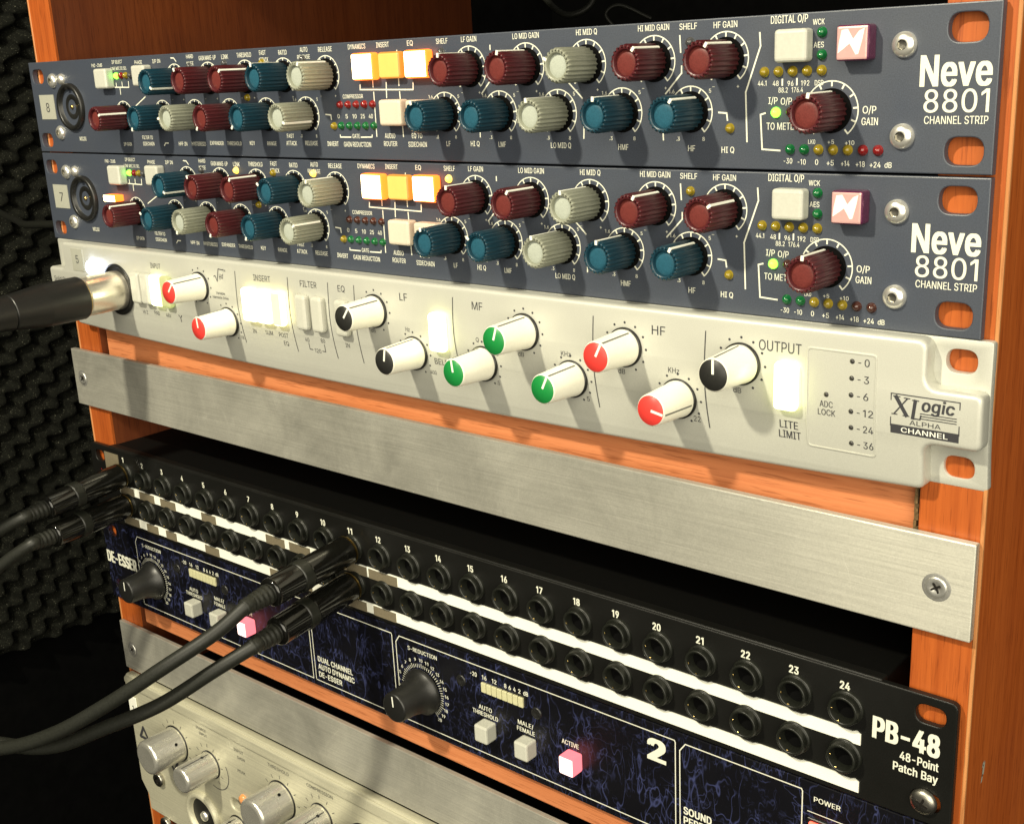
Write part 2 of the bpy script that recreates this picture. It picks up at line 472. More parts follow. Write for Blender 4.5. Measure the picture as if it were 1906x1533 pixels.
    def data(self, name, mats):
        me = bpy.data.meshes.new(name)
        me.from_pydata([(x * S, y * S, z * S) for x, y, z in self.v], [], self.f)
        for m in (mats if isinstance(mats, (list, tuple)) else [mats]):
            me.materials.append(MAT[m])
        me.polygons.foreach_set('material_index', self.mi)
        me.polygons.foreach_set('use_smooth', self.sm)
        if any(m in ('alu', 'aluface') for m in (mats if isinstance(mats, (list, tuple)) else [mats])):
            uv = me.uv_layers.new(name='UVMap')
            for lp in me.loops:
                c = me.vertices[lp.vertex_index].co
                uv.data[lp.index].uv = (c.x + 0.83 * c.y, c.z + 0.37 * c.y)
        me.update()
        return me
    def build(self, name, mats, parent=None, loc=None, rot=0.0):
        return place(name, self.data(name, mats), parent, loc, rot)

def place(name, me, parent=None, loc=None, rot=0.0):
    o = bpy.data.objects.new(name, me)
    col.objects.link(o)
    if parent is not None: o.parent = parent
    if loc is not None: o.location = Vector(loc) * S
    if rot: o.rotation_euler = (0, math.radians(rot), 0)
    return o

CAP = 0.509
# outlines of a plain grotesque lettering, one glyph a line: character | advance | contours
GLYPHS = '''A|479|16,0 201,509 276,509 463,0 395,0 287,302 264,372 232,478 245,478 213,371 191,302 85,0|110,142 110,199 370,199 370,142
B|456|60,0 60,509 241,509 289,504 329,491 359,469 381,442 394,410 398,374 395,344 387,320 373,301 356,286 336,275 315,267 315,262 339,257 363,245 385,227 402,203 414,173 418,136 413,100 400,67 377,39 344,18 301,4 247,0|125,57 245,57 296,63 330,80 349,105 355,137 352,161 342,184 327,203 306,218 279,228 248,231 125,231|125,285 238,285 265,288 288,296 308,309 323,326 333,348 336,372 330,403 313,429 283,446 240,452 125,452
C|510|267,-7 225,-3 186,7 150,25 119,49 92,79 70,115 53,157 44,203 40,254 44,305 53,352 70,393 92,429 119,459 150,484 186,501 225,512 267,516 305,513 340,504 373,490 402,471 427,447 448,418 463,385 473,348 408,348 401,373 389,395 375,413 357,428 337,440 315,449 292,454 267,456 223,450 184,432 150,403 125,364 109,314 103,254 109,194 125,145 151,105 184,76 223,59 267,53 292,55 315,60 337,69 357,81 375,96 389,114 401,136 408,160 473,160 463,124 448,91 428,62 402,38 373,19 341,5 305,-4
D|502|219,0 96,0 96,57 215,57 272,63 318,81 354,110 379,149 394,198 399,255 394,312 379,361 354,399 320,428 275,446 221,452 93,452 93,509 225,509 273,505 315,495 353,478 399,441 433,391 449,351 458,306 462,255 458,205 449,159 433,119 411,83 384,54 351,31 312,14 268,3|125,509 125,0 60,0 60,509
E|418|60,0 60,509 372,509 372,452 125,452 125,286 355,286 355,229 125,229 125,57 375,57 375,0
F|410|60,0 60,509 369,509 369,452 125,452 125,278 346,278 346,221 125,221 125,0
G|520|269,-7 225,-3 185,7 149,25 118,49 91,79 69,116 53,157 43,203 40,254 43,305 53,352 69,393 91,429 117,459 149,484 184,501 223,512 265,516 304,513 340,504 374,489 403,469 429,445 449,416 465,384 474,349 408,349 399,372 387,393 373,411 356,427 337,439 315,448 291,454 265,456 222,450 183,432 150,404 125,364 109,314 103,254 109,194 125,145 151,105 184,76 224,59 269,53 309,57 345,71 374,93 396,123 410,160 415,202 434,199 283,199 283,256 478,256 478,200 471,141 451,91 419,50 377,19 326,0
H|517|60,0 60,509 125,509 125,289 392,289 392,509 457,509 457,0 392,0 392,232 125,232 125,0
I|300|31,0 31,57 118,57 118,452 31,452 31,509 269,509 269,452 183,452 183,57 269,57 269,0
K|466|104,145 104,216 139,261 174,303 212,344 364,509 448,509 231,276 228,276|60,0 60,509 125,509 125,334 124,225 125,193 125,0|372,0 188,259 228,309 449,0
L|393|60,0 60,509 125,509 125,57 361,57 361,0
M|628|60,0 60,509 152,509 277,187 287,159 299,123 311,84 322,49 307,49 318,83 330,121 342,158 352,187 476,509 568,509 568,0 504,0 504,291 504,327 505,369 506,413 507,457 513,457 498,409 482,363 467,322 456,291 342,0 286,0 170,291 159,321 145,361 129,408 112,457 119,457 120,416 121,372 122,328 122,291 122,0
N|523|60,0 60,509 136,509 343,183 363,151 388,107 414,55 405,54 401,108 399,157 399,195 399,509 463,509 463,0 387,0 202,290 177,331 148,381 108,452 119,454 122,384 124,328 125,291 125,0
O|533|267,-7 225,-3 186,7 150,25 119,49 92,79 70,115 53,157 44,203 40,254 44,305 53,352 70,393 92,429 119,459 150,484 186,501 225,512 267,516 309,512 348,501 384,484 415,459 442,429 464,393 480,352 490,305 493,254 490,203 480,157 464,115 442,79 415,49 384,25 348,7 309,-3|267,53 310,59 349,76 383,105 408,144 425,194 430,254 425,314 408,365 383,404 349,433 310,450 267,456 223,450 184,433 151,404 125,364 109,314 103,254 109,194 125,144 151,105 184,76 223,59
P|444|60,0 60,509 235,509 289,503 332,487 366,462 390,430 404,391 409,348 404,304 390,265 366,233 332,207 289,191 235,186 109,186 109,242 233,242 269,246 297,256 318,272 333,294 342,319 344,348 342,376 333,402 318,423 297,439 268,449 232,452 125,452 125,0
Q|533|245,159 313,159 369,85 384,65 468,-48 401,-48 346,27 331,46|267,-7 225,-3 186,7 150,25 119,49 92,79 70,115 53,157 44,203 40,254 44,305 53,352 70,393 92,429 119,459 150,484 186,501 225,512 267,516 309,512 348,501 384,484 415,459 442,429 464,393 480,352 490,305 493,254 490,203 480,157 464,115 442,79 415,49 384,25 348,7 309,-3|267,53 310,59 349,76 383,105 408,144 425,194 430,254 425,314 408,365 383,404 349,433 310,450 267,456 223,450 184,433 151,404 125,364 109,314 103,254 109,194 125,144 151,105 184,76 223,59
R|449|60,0 60,509 236,509 290,504 333,489 367,465 390,433 405,395 409,352 405,309 390,271 367,240 333,217 289,203 236,198 96,198 96,255 234,255 269,258 298,267 319,281 334,300 342,324 345,352 342,380 334,405 319,425 298,440 269,449 233,452 125,452 125,0|353,0 230,229 303,229 428,0
S|446|224,-9 172,-4 128,9 91,31 64,60 46,96 38,137 104,137 110,110 123,88 142,71 166,59 194,52 224,49 257,52 286,60 311,74 329,92 341,114 346,139 342,161 332,179 316,193 296,205 245,222 184,239 128,260 86,289 60,326 52,372 58,413 75,448 102,476 138,498 180,511 227,516 275,511 316,498 351,476 377,449 394,415 401,378 337,378 326,412 302,437 267,453 225,459 194,456 167,448 145,435 129,418 118,398 115,376 119,352 131,334 148,319 169,308 212,293 264,279 312,264 336,252 359,238 379,220 395,198 405,171 408,139 403,99 386,64 360,34 323,11 278,-4
T|448|32,452 32,509 417,509 417,452 257,452 257,0 193,0 193,452
U|517|259,-8 203,-2 154,15 114,43 85,80 66,124 60,173 60,509 124,509 124,178 128,144 141,113 160,87 187,68 220,56 259,52 298,56 331,68 357,87 377,113 389,144 393,178 393,509 457,509 457,173 451,124 433,80 403,43 363,15 315,-2
V|479|204,0 16,509 84,509 192,206 215,137 248,31 235,31 267,138 290,206 395,509 463,509 278,0
W|686|155,0 16,509 82,509 163,196 175,145 187,94 197,40 189,40 200,94 211,145 224,196 306,509 380,509 462,196 474,145 486,94 497,40 488,40 499,94 510,145 523,196 603,509 670,509 530,0 455,0 368,323 351,391 336,475 350,475 335,395 318,323 230,0
X|474|18,0 217,284 217,236 29,509 104,509 178,400 204,361 223,329 243,292 232,292 252,329 272,361 298,400 374,509 446,509 259,239 259,287 456,0 382,0 292,129 268,165 250,195 230,231 244,231 225,196 206,166 182,129 91,0
Y|472|203,0 203,208 16,509 91,509 192,344 222,292 250,230 224,230 251,293 280,344 381,509 455,509 268,208 268,0
Z|438|42,0 42,46 273,385 306,431 341,476 348,454 285,452 223,452 40,452 40,509 397,509 397,462 169,129 134,81 97,33 90,54 152,57 214,57 399,57 399,0
a|389|160,-9 126,-5 94,5 68,22 48,45 35,73 30,108 34,138 43,161 58,179 78,193 100,203 125,211 178,220 234,227 252,230 265,235 273,243 276,255 276,257 273,279 267,297 256,311 240,322 220,329 196,331 171,329 149,322 132,313 118,301 107,288 100,274 41,291 57,322 79,346 104,364 133,375 163,382 194,384 239,379 263,372 286,360 306,343 322,320 333,290 337,251 337,0 277,0 277,52 272,52 252,25 236,12 215,1 190,-6|170,45 202,49 228,59 248,74 263,93 272,115 276,138 276,190 259,182 231,176 200,171 175,168 134,159 117,150 103,139 95,124 92,105 94,87 102,72 114,61 130,52 149,47
b|424|229,-8 198,-5 172,4 153,17 138,31 118,59 112,59 112,0 53,0 53,509 114,509 114,319 118,319 137,346 152,360 171,373 197,381 229,384 274,378 313,361 345,332 370,293 385,245 390,189 385,133 370,84 346,45 313,16 274,-2|220,47 253,51 279,66 301,88 316,117 325,151 328,189 325,227 316,261 301,290 280,311 253,325 220,330 188,325 161,312 140,291 125,263 116,229 113,189 116,150 125,115 140,86 162,65 188,51
c|395|207,-8 159,-2 117,16 82,46 56,85 40,133 34,187 40,243 56,291 82,330 117,360 159,378 207,384 234,383 260,377 284,368 305,356 324,341 340,322 353,301 362,277 303,262 290,289 270,311 242,325 207,330 173,325 145,310 124,287 108,258 99,224 96,187 99,151 108,117 124,89 145,66 173,51 207,46 243,52 271,66 292,89 304,117 363,102 354,78 341,56 325,37 306,21 285,9 261,-1 235,-6
d|424|195,-8 151,-2 111,16 79,45 55,84 39,133 34,189 39,245 55,293 79,332 112,361 151,378 196,384 228,381 253,373 272,360 287,346 306,319 311,319 311,509 372,509 372,0 313,0 313,59 307,59 287,31 272,17 252,4 227,-5|205,47 236,51 263,65 284,86 299,115 309,150 312,189 309,229 300,263 284,291 263,312 237,325 205,330 172,325 145,311 124,290 108,261 99,227 96,189 99,151 109,117 124,88 145,66 172,51
e|404|212,-8 161,-2 117,16 82,46 56,85 40,132 34,187 39,242 55,290 81,329 115,359 157,378 205,384 236,382 266,374 294,361 319,341 341,315 357,282 368,242 371,194 371,169 75,169 75,221 338,221 310,202 307,237 298,269 283,294 263,314 237,326 205,330 173,326 146,313 125,294 109,270 99,241 96,211 96,178 100,139 110,106 128,80 151,61 179,50 212,46 234,48 254,53 271,61 285,73 297,88 306,105 365,91 353,63 335,39 311,19 283,4 249,-5
h|410|114,227 114,0 53,0 53,509 114,509 114,287 102,287 124,332 152,362 187,379 227,384 264,380 295,369 321,349 341,321 353,285 357,240 357,0 296,0 296,235 290,275 273,304 246,323 210,329 184,326 161,317 141,303 126,283 117,257
i|166|53,0 53,379 114,379 114,0|84,443 67,446 54,455 44,468 41,483 44,499 54,512 67,521 84,524 100,521 114,512 123,499 126,483 123,468 114,455 100,446
l|189|139,-2 101,3 74,20 58,47 53,84 53,509 114,509 114,99 115,77 120,62 130,54 146,52 160,53 170,54 181,3 162,-1
m|609|53,0 53,379 112,379 112,295 108,295 118,323 132,346 151,363 172,376 195,384 219,386 257,380 287,361 309,331 321,295 312,295 322,321 337,343 357,361 381,375 407,383 437,386 468,383 497,372 522,354 541,328 553,296 557,255 557,0 496,0 496,254 490,289 473,313 447,326 419,330 395,328 374,320 358,307 345,290 338,270 335,247 335,0 274,0 274,260 269,288 253,311 229,326 199,330 178,328 158,320 140,307 126,289 117,266 114,238 114,0
n|409|114,227 114,0 53,0 53,379 112,379 112,287 102,287 124,332 152,362 187,379 227,384 264,380 295,369 321,349 341,321 353,285 357,240 357,0 296,0 296,235 290,275 273,304 246,323 210,329 184,326 161,317 141,303 126,283 117,257
o|415|207,-8 159,-2 117,16 82,46 56,85 40,133 34,187 40,243 56,291 82,330 117,360 159,378 207,384 256,378 299,360 333,330 359,291 376,243 381,187 376,133 359,85 333,46 299,16 256,-2|207,46 242,51 270,66 292,89 307,117 316,151 319,187 316,224 307,258 292,287 270,310 242,325 207,330 173,325 145,310 124,287 108,258 99,224 96,187 99,151 108,117 124,89 145,66 173,51
p|424|53,-143 53,379 112,379 112,319 118,319 137,346 152,360 171,373 197,381 229,384 274,378 313,361 345,332 370,293 385,245 390,189 385,133 370,84 346,45 313,16 274,-2 229,-8 198,-5 173,4 153,17 138,31 118,59 114,59 114,-143|220,47 253,51 279,66 301,88 316,117 325,151 328,189 325,227 316,261 301,290 280,311 253,325 220,330 188,325 161,312 140,291 125,263 116,229 113,189 116,150 125,115 140,86 162,65 188,51
r|259|53,0 53,379 112,379 112,321 115,321 130,347 152,367 181,380 213,385 229,384 243,384 243,322 230,324 207,326 182,323 159,315 140,301 126,284 117,262 114,237 114,0
s|365|182,-8 145,-5 112,3 84,18 62,38 45,63 36,94 94,107 105,79 124,60 150,49 181,45 217,50 244,62 262,81 268,103 265,121 254,136 237,147 212,155 149,170 104,186 72,208 53,237 47,274 51,305 65,332 87,354 115,370 149,381 187,384 223,381 254,372 279,358 299,339 314,316 324,290 268,277 258,298 243,316 219,328 187,333 156,329 131,317 114,299 109,277 112,258 124,243 144,232 172,223 229,209 275,194 306,171 325,142 331,107 326,75 312,47 290,24 260,6 223,-5
t|227|204,379 204,327 6,327 6,379|65,471 126,471 126,98 128,76 136,61 150,53 170,50 185,51 202,54 213,2 192,-3 168,-4 125,2 92,21 72,52 65,93
u|410|182,-5 146,-1 115,11 89,31 69,59 57,95 53,139 53,379 114,379 114,144 119,105 137,75 164,56 200,50 226,53 249,62 268,77 283,97 293,122 296,153 296,379 357,379 357,0 298,0 298,92 307,92 286,47 257,17 222,0
v|389|163,0 17,379 84,379 165,155 187,87 206,21 184,21 203,87 224,155 305,379 371,379 226,0
y|389|47,-139 61,-86 71,-87 88,-90 104,-89 118,-84 130,-74 141,-58 151,-36 163,-1 17,379 84,379 165,155 187,87 206,21 184,21 202,87 224,155 305,379 371,379 204,-58 191,-85 177,-107 159,-124 139,-136 117,-143 91,-145 65,-143
z|380|42,0 42,46 254,320 254,323 48,323 48,379 333,379 333,331 126,60 126,56 339,56 339,0
g|425|207,-151 168,-148 134,-140 105,-127 82,-110 64,-91 51,-69 101,-41 122,-66 136,-78 154,-88 178,-95 207,-97 249,-92 282,-75 304,-47 311,-6 311,68 306,68 287,41 272,28 252,16 227,8 195,5 152,10 113,27 80,53 55,90 39,136 34,191 39,246 55,293 80,332 112,361 152,378 196,384 228,382 253,373 273,360 288,346 308,319 313,319 313,379 372,379 372,-9 367,-54 350,-90 324,-117 291,-136 251,-147|205,59 237,63 264,75 285,95 300,121 309,154 312,193 309,231 300,264 285,291 264,312 237,325 205,330 172,325 145,312 124,290 109,262 99,229 96,193 99,155 109,123 124,96 145,76 172,63
0|453|227,-7 174,1 130,24 95,62 69,113 57,155 50,202 48,254 50,306 57,353 69,395 95,447 130,484 174,508 227,516 279,508 323,484 358,447 384,395 396,353 403,306 405,254 403,202 396,155 384,113 359,62 323,24 279,1|227,50 261,56 290,74 313,103 330,144 340,194 344,254 340,314 330,365 313,405 290,435 261,453 227,460 192,453 163,435 140,405 123,365 113,314 109,254 113,194 123,144 140,103 163,74 192,56
1|340|226,509 226,0 162,0 162,438 159,438 46,358 46,427 150,509
2|453|64,0 64,47 234,229 282,282 299,305 311,327 318,348 320,371 317,397 308,419 293,436 273,449 250,457 224,460 196,457 172,447 153,433 139,413 130,390 127,362 66,362 71,405 86,442 111,473 143,496 182,511 225,516 268,511 306,497 337,474 361,445 376,411 381,372 378,345 371,318 357,290 336,259 267,180 153,60 153,57 389,57 389,0
3|453|218,-7 173,-3 133,10 98,30 70,57 52,91 44,132 109,132 115,107 126,87 144,71 165,59 191,52 219,50 248,53 275,61 297,74 315,93 325,116 329,145 326,172 316,196 299,217 275,234 242,244 201,248 157,248 157,299 288,448 288,452 70,452 70,509 372,509 372,461 211,278 211,289 264,288 308,276 344,253 371,222 387,186 393,145 387,103 370,66 344,36 309,12 266,-2
4|453|40,105 40,158 247,509 311,509 109,166 109,163 413,163 413,105|282,0 282,121 282,146 282,318 343,318 343,0
5|453|221,-7 178,-2 140,11 108,32 83,60 66,93 60,130 122,130 127,108 138,89 154,73 173,60 196,52 221,50 250,53 276,64 298,82 314,104 324,131 328,162 324,193 314,221 297,244 275,262 248,273 218,277 192,275 167,268 145,258 128,246 67,253 96,509 366,509 366,452 151,452 134,301 136,301 155,315 178,325 203,331 229,334 263,330 294,321 321,306 345,285 364,260 379,231 388,199 391,163 385,117 369,76 343,41 309,15 268,-1
6|453|226,-7 182,-1 142,15 109,40 84,74 69,115 64,162 68,199 80,239 102,285 137,340 252,509 322,509 151,261 145,261 154,275 165,288 179,299 196,307 214,312 235,314 278,309 316,295 346,271 370,240 384,201 389,157 384,112 368,73 343,39 310,14 271,-2|226,48 254,52 279,63 299,79 314,101 324,128 327,157 324,187 314,213 299,235 279,251 254,262 226,265 198,262 174,252 153,235 138,214 128,188 125,158 128,128 138,102 153,79 174,63 198,52
7|453|97,0 323,448 323,452 62,452 62,509 391,509 391,449 165,0
8|453|226,-7 178,-2 136,11 101,33 74,62 57,96 52,135 55,166 65,195 81,220 101,241 125,256 153,265 153,267 119,282 93,308 76,342 70,380 75,417 90,450 114,477 146,498 184,511 226,516 269,511 306,498 337,477 361,450 377,417 382,380 376,342 359,308 333,282 300,267 300,265 327,256 351,241 372,220 387,195 397,166 401,135 395,96 378,62 352,33 317,11 275,-2|226,49 258,52 285,60 307,74 323,91 333,113 337,139 333,165 322,189 305,208 283,223 256,232 226,235 196,232 169,223 147,208 130,189 119,165 115,139 119,113 129,91 145,74 167,60 195,52|226,290 252,292 274,300 293,313 307,330 316,351 319,376 316,399 308,420 294,437 275,449 252,457 226,460 200,457 177,449 159,437 145,420 136,399 133,376 136,351 145,330 159,313 178,300 201,292
9|453|226,516 271,510 310,494 343,468 368,434 384,393 389,347 385,309 373,270 350,224 315,168 200,0 130,0 301,248 307,248 299,234 287,221 273,210 257,202 238,196 218,195 175,199 137,214 106,237 83,269 68,307 64,352 69,397 85,436 110,469 143,494 182,510|226,460 199,457 174,446 154,429 138,407 129,381 125,352 129,322 138,295 154,274 174,257 199,247 226,243 254,247 279,257 299,273 314,295 324,321 327,350 324,381 314,407 299,429 279,446 254,457
-|453|337,244 337,188 114,188 114,244
+|453|198,34 198,364 255,364 255,34|61,172 61,226 391,226 391,172
/|249|235,533 71,-76 14,-76 178,533
.|187|95,-4 78,-1 63,9 53,24 50,41 53,59 63,73 78,83 95,87 113,83 128,73 138,59 141,41 138,24 128,9 113,-1
'|206|78,318 70,509 136,509 128,318
J|396|185,-7 124,3 75,33 52,63 38,100 33,145 33,173 98,173 98,145 104,104 122,74 149,56 185,50 220,56 248,74 266,104 272,145 272,509 336,509 336,145 332,100 318,63 294,33 246,3'''
FONT = {}
for _l in GLYPHS.split('\n'):
    _p = _l.split('|')
    FONT[_p[0]] = (int(_p[1]), [[tuple(int(q) / 1000 for q in p.split(',')) for p in c.split(' ')] for c in _p[2:]])
from mathutils.geometry import delaunay_2d_cdt
def wind(p, cs):
    n = 0
    for c in cs:
        for (x0, y0), (x1, y1) in zip(c, c[1:] + c[:1]):
            if (y0 <= p[1]) != (y1 <= p[1]):
                t = x0 + (p[1] - y0) / (y1 - y0) * (x1 - x0)
                if t > p[0]: n += 1 if y1 > y0 else -1
    return n
_tri = {}
def glyph(ch):
    """triangles of one letter"""
    if ch not in _tri:
        adv, cs = FONT[ch]
        vs, es = [], []
        for c in cs:
            o = len(vs); vs += [Vector(p) for p in c]
            es += [(o + i, o + (i + 1) % len(c)) for i in range(len(c))]
        r = delaunay_2d_cdt(vs, es, [], 0, 1e-6)
        out = [tuple(p) for p in r[0]]
        fs = [f for f in r[2] if wind((sum(out[i][0] for i in f) / 3, sum(out[i][1] for i in f) / 3), cs) != 0]
        _tri[ch] = (out, fs)
    return _tri[ch]
_gl = {}
def glyphs(body, bold, shear):
    k = (body, bold, shear)
    if k not in _gl:
        V, F = [], []
        x = 0.0
        for ch in body:
            if ch not in FONT:
                x += 0.2; continue
            vs, fs = glyph(ch)
            o = len(V)
            V += [(x + p[0] + shear * p[1], p[1]) for p in vs]
            F += [tuple(i + o for i in f) for f in fs]
            x += FONT[ch][0] / 1000 + bold * 0.8
        _gl[k] = (V, F, (min(p[0] for p in V), max(p[0] for p in V)))
    return _gl[k]

def roundpoly(pts, r, n=5):
    """round the corners of a polygon; r is one radius or one per corner"""
    out = []
    m = len(pts)
    for i, p in enumerate(pts):
        rr = r[i] if isinstance(r, (list, tuple)) else r
        p = Vector(p); a = Vector(pts[i - 1]); b = Vector(pts[(i + 1) % m])
        if rr <= 0:
            out.append(tuple(p)); continue
        da, db = (a - p).normalized(), (b - p).normalized()
        ang = da.angle(db)
        t = min(rr / math.tan(ang / 2), (a - p).length * 0.49, (b - p).length * 0.49)
        p0, p1 = p + da * t, p + db * t
        for k in range(n + 1):
            s = k / n
            out.append(tuple(p0 * (1 - s) ** 2 + p * 2 * s * (1 - s) + p1 * s ** 2))
    return out

def rect(x0, x1, z0, z1): return [(x0, z0), (x1, z0), (x1, z1), (x0, z1)]
def slot(cx, cz, w, h): return roundpoly(rect(cx - w / 2, cx + w / 2, cz - h / 2, cz + h / 2), h / 2 * 0.98, 8)

def thing(name, label, cat, loc=(0, 0, 0), group=None):
    o = bpy.data.objects.new(name, None)
    o.empty_display_size = 0.02
    col.objects.link(o)
    o.location = Vector(loc) * S
    o['label'] = label; o['category'] = cat
    if group: o['group'] = group
    return o
def tag(o, label, cat, group=None):
    o['label'] = label; o['category'] = cat
    if group: o['group'] = group
    return o
def structure(o):
    o['kind'] = 'structure'
    return o

def spline(pts, n=10):
    """smooth path through the points"""
    P = [Vector(p) for p in pts]
    P = [P[0] * 2 - P[1]] + P + [P[-1] * 2 - P[-2]]
    out = []
    for i in range(1, len(P) - 2):
        for k in range(n):
            t = k / n
            out.append(0.5 * ((2 * P[i]) + (P[i + 1] - P[i - 1]) * t + (2 * P[i - 1] - 5 * P[i] + 4 * P[i + 1] - P[i + 2]) * t * t + (3 * P[i] - P[i - 1] - 3 * P[i + 1] + P[i + 2]) * t ** 3))
    out.append(P[-2])
    return out

ORG = {}
_thing = thing
def thing(name, label, cat, loc=(0, 0, 0), group=None):
    o = _thing(name, label, cat, loc, group)
    ORG[o.name] = Vector(loc)
    return o
_place = place
def place(name, me, parent=None, loc=None, rot=0.0):
    if parent is not None and parent.name in ORG:
        loc = Vector(loc or (0, 0, 0)) - ORG[parent.name]
    return _place(name, me, parent, loc, rot)

# ---------------------------------------------------------------- the setting: dark room, foam, cabinet
b = MB()
b.box(-2600, 2600, 1500, 1520, -1500, 1400)
structure(b.build('back_wall', 'backdrop'))
b = MB(); b.box(-880, -860, -1400, 1500, -1500, 1400)
structure(b.build('side_wall', 'backdrop'))
b = MB(); b.box(-2600, 2600, -1400, 1500, -1520, -1500)
structure(b.build('floor', 'backdrop'))

def foam_panel():
    b = MB()
    ny, nz = 240, 420
    y0, y1, z0, z1 = 130, 700, -712, 260
    vs = []
    for i in range(nz + 1):
        for j in range(ny + 1):
            y = y0 + (y1 - y0) * j / ny; z = z0 + (z1 - z0) * i / nz
            p, q = 44.0, 34.0
            h = 0.5 + 0.5 * math.sin(2 * math.pi * y / p + 0.9) * math.sin(2 * math.pi * z / q + 0.35 * math.sin(2 * math.pi * y / p))
            h = h * h * (3 - 2 * h)
            e = min(1.0, min(y - y0, y1 - y, z - z0, z1 - z) / 8.0)
            vs.append((-835 + 32 * h * e + random.uniform(-0.5, 0.5), y, z))
    n = ny + 1
    fs = [(i * n + j, i * n + j + 1, (i + 1) * n + j + 1, (i + 1) * n + j) for i in range(nz) for j in range(ny)]
    b.add(vs, fs, 0, True)
    b.box(-859, -836, y0, y1, z0, z1)
    o = b.build('acoustic_foam', 'foam')
    tag(o, 'charcoal egg crate acoustic foam panel on the wall left of the cabinet', 'acoustic foam')
foam_panel()

cab = thing('equipment_cabinet', 'orange wood cabinet that holds all the rack gear between its upright sides', 'cabinet', (245, 150, -760))
for x0, x1 in ((4.2, 23.2), (468.2, 487.2)):
    m = MB()
    m.box(x0, x1, 3.4, 4.6, -760, 100, 0)
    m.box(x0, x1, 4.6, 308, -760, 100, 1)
    if x1 > 400:
        sp = m
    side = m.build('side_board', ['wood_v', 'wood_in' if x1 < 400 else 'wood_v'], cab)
    e = MB()
    xe = x1 if x1 > 400 else x0
    e.box(xe - 0.8, xe + 0.35, 3.1, 4.4, -760, 100, 0, 0.25, 1)
    e.build('edge_banding', 'banding', side)
    if x1 > 400:
        d = MB()
        random.seed(3)
        for zz, yy, a, c in ((-229.5, 19.0, 0.9, 1.0), (-231.5, 19.5, 1.2, 2.4), (-234.4, 18.6, 0.8, 1.5)):
            d.add([(x1 + 0.06, yy - a, zz - c), (x1 + 0.06, yy + a * 0.4, zz - c * 0.8), (x1 + 0.06, yy + a, zz + c), (x1 + 0.06, yy - a * 0.5, zz + c * 0.7)], [(0, 1, 2, 3)])
        d.build('scratch', 'tapegrey', side)
m = MB(); m.box(4.2, 487.2, 3.4, 308, 100, 118)
m.build('top_board', 'wood_h', cab)
m = MB()
m.box(25.0, 466.6, 7.0, 290, -153, -133.6, 0, 0.8, 2)
sh = m.build('shelf', 'wood_h', cab)
m = MB()
random.seed(5)
zz = -153.0
while zz < -134:
    w = random.uniform(0.5, 1.3); h = random.uniform(1.2, 2.6)
    m.box(466.3, 466.6 + w, 4.4 - random.uniform(0, 0.5), 8.2, zz, min(zz + h, -133.8))
    zz += h
m.build('raw_edge', 'chip', sh)
m = MB()
m.box(27.6, 466.8, 4.2, 290, -304.6, -291.0, 0, 0.7, 2)
m.build('shelf', 'wood_h', cab)

# loose leads in the dark behind the cabinet
def lead(name, pts, r, label, mat='rubber', n=12):
    m = MB(); m.tube(spline(pts, n), r, 10)
    return tag(m.build(name, mat), label, 'cable')
lead('loose_cable', [(-60, 455, 64), (-30, 450, 38), (-4, 445, 22), (14, 452, 27), (16, 460, 44), (4, 470, 62), (-10, 470, 90)], 2.6, 'loose grey cable curling in the dark behind the top of the cabinet')
lead('loose_cable', [(52, 480, 16), (30, 470, 27), (20, 465, 21), (28, 470, 10), (44, 480, 6)], 1.6, 'thin loose cable loop behind the upper edge of the top channel strip')
lead('thin_cable', [(-640, 250, -119), (-559, 240, -124), (-499, 220, -125), (-431, 200, -126), (-366, 180, -124), (-250, 175, -110), (-110, 178, -60), (-20, 190, -40)], 3.2, 'thin black cable running across the acoustic foam behind the channel strips')

# ---------------------------------------------------------------- shared small parts
def fl(k, d):
    return lambda a, h: 1 - d * (0.5 + 0.5 * math.cos(k * a)) ** 0.6
kb = MB()
kb.lathe([(5.1, -1.0), (5.5, -1.4), (5.5, -14.9), (5.28, -15.7), (4.98, -16.0)], n=132, rfun=fl(22, 0.11))
kb.lathe([(4.72, -16.0), (4.05, -16.0), (3.85, -15.75), (3.8, -14.3)], n=66)
vs = MB()
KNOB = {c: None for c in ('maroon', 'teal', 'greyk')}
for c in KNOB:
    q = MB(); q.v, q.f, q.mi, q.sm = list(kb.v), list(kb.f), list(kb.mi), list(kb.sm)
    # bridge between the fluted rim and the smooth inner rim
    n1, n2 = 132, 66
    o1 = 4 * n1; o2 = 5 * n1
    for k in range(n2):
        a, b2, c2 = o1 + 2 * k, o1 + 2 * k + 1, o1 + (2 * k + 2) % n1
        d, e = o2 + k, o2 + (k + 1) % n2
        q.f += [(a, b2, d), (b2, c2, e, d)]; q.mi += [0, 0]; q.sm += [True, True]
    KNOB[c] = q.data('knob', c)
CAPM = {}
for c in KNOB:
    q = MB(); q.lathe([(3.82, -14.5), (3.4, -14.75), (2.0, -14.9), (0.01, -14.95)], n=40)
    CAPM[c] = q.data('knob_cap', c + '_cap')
q = MB()
q.box(-0.42, 0.42, -16.08, -2.4, 5.2, 5.62, 0, 0.1, 1)
q.box(-0.5, 0.5, -16.14, -15.8, 4.1, 5.66, 0, 0.1, 1)
POINTER = q.data('pointer_line', 'whiteline')
q = MB(); q.lathe([(6.15, 0.0), (6.15, -0.35), (5.9, -0.5), (3.4, -0.5), (3.4, -1.2)], n=48)  # black washer ring; its black stands in for shade around the knob
SHADE_RING = q.data('knob_shade_ring', 'hole')
q = MB(); q.lathe([(1.5, 0.1), (1.5, -0.35), (1.3, -0.4), (1.3, -0.6), (1.12, -1.15), (0.7, -1.6), (0.01, -1.78)], n=20)
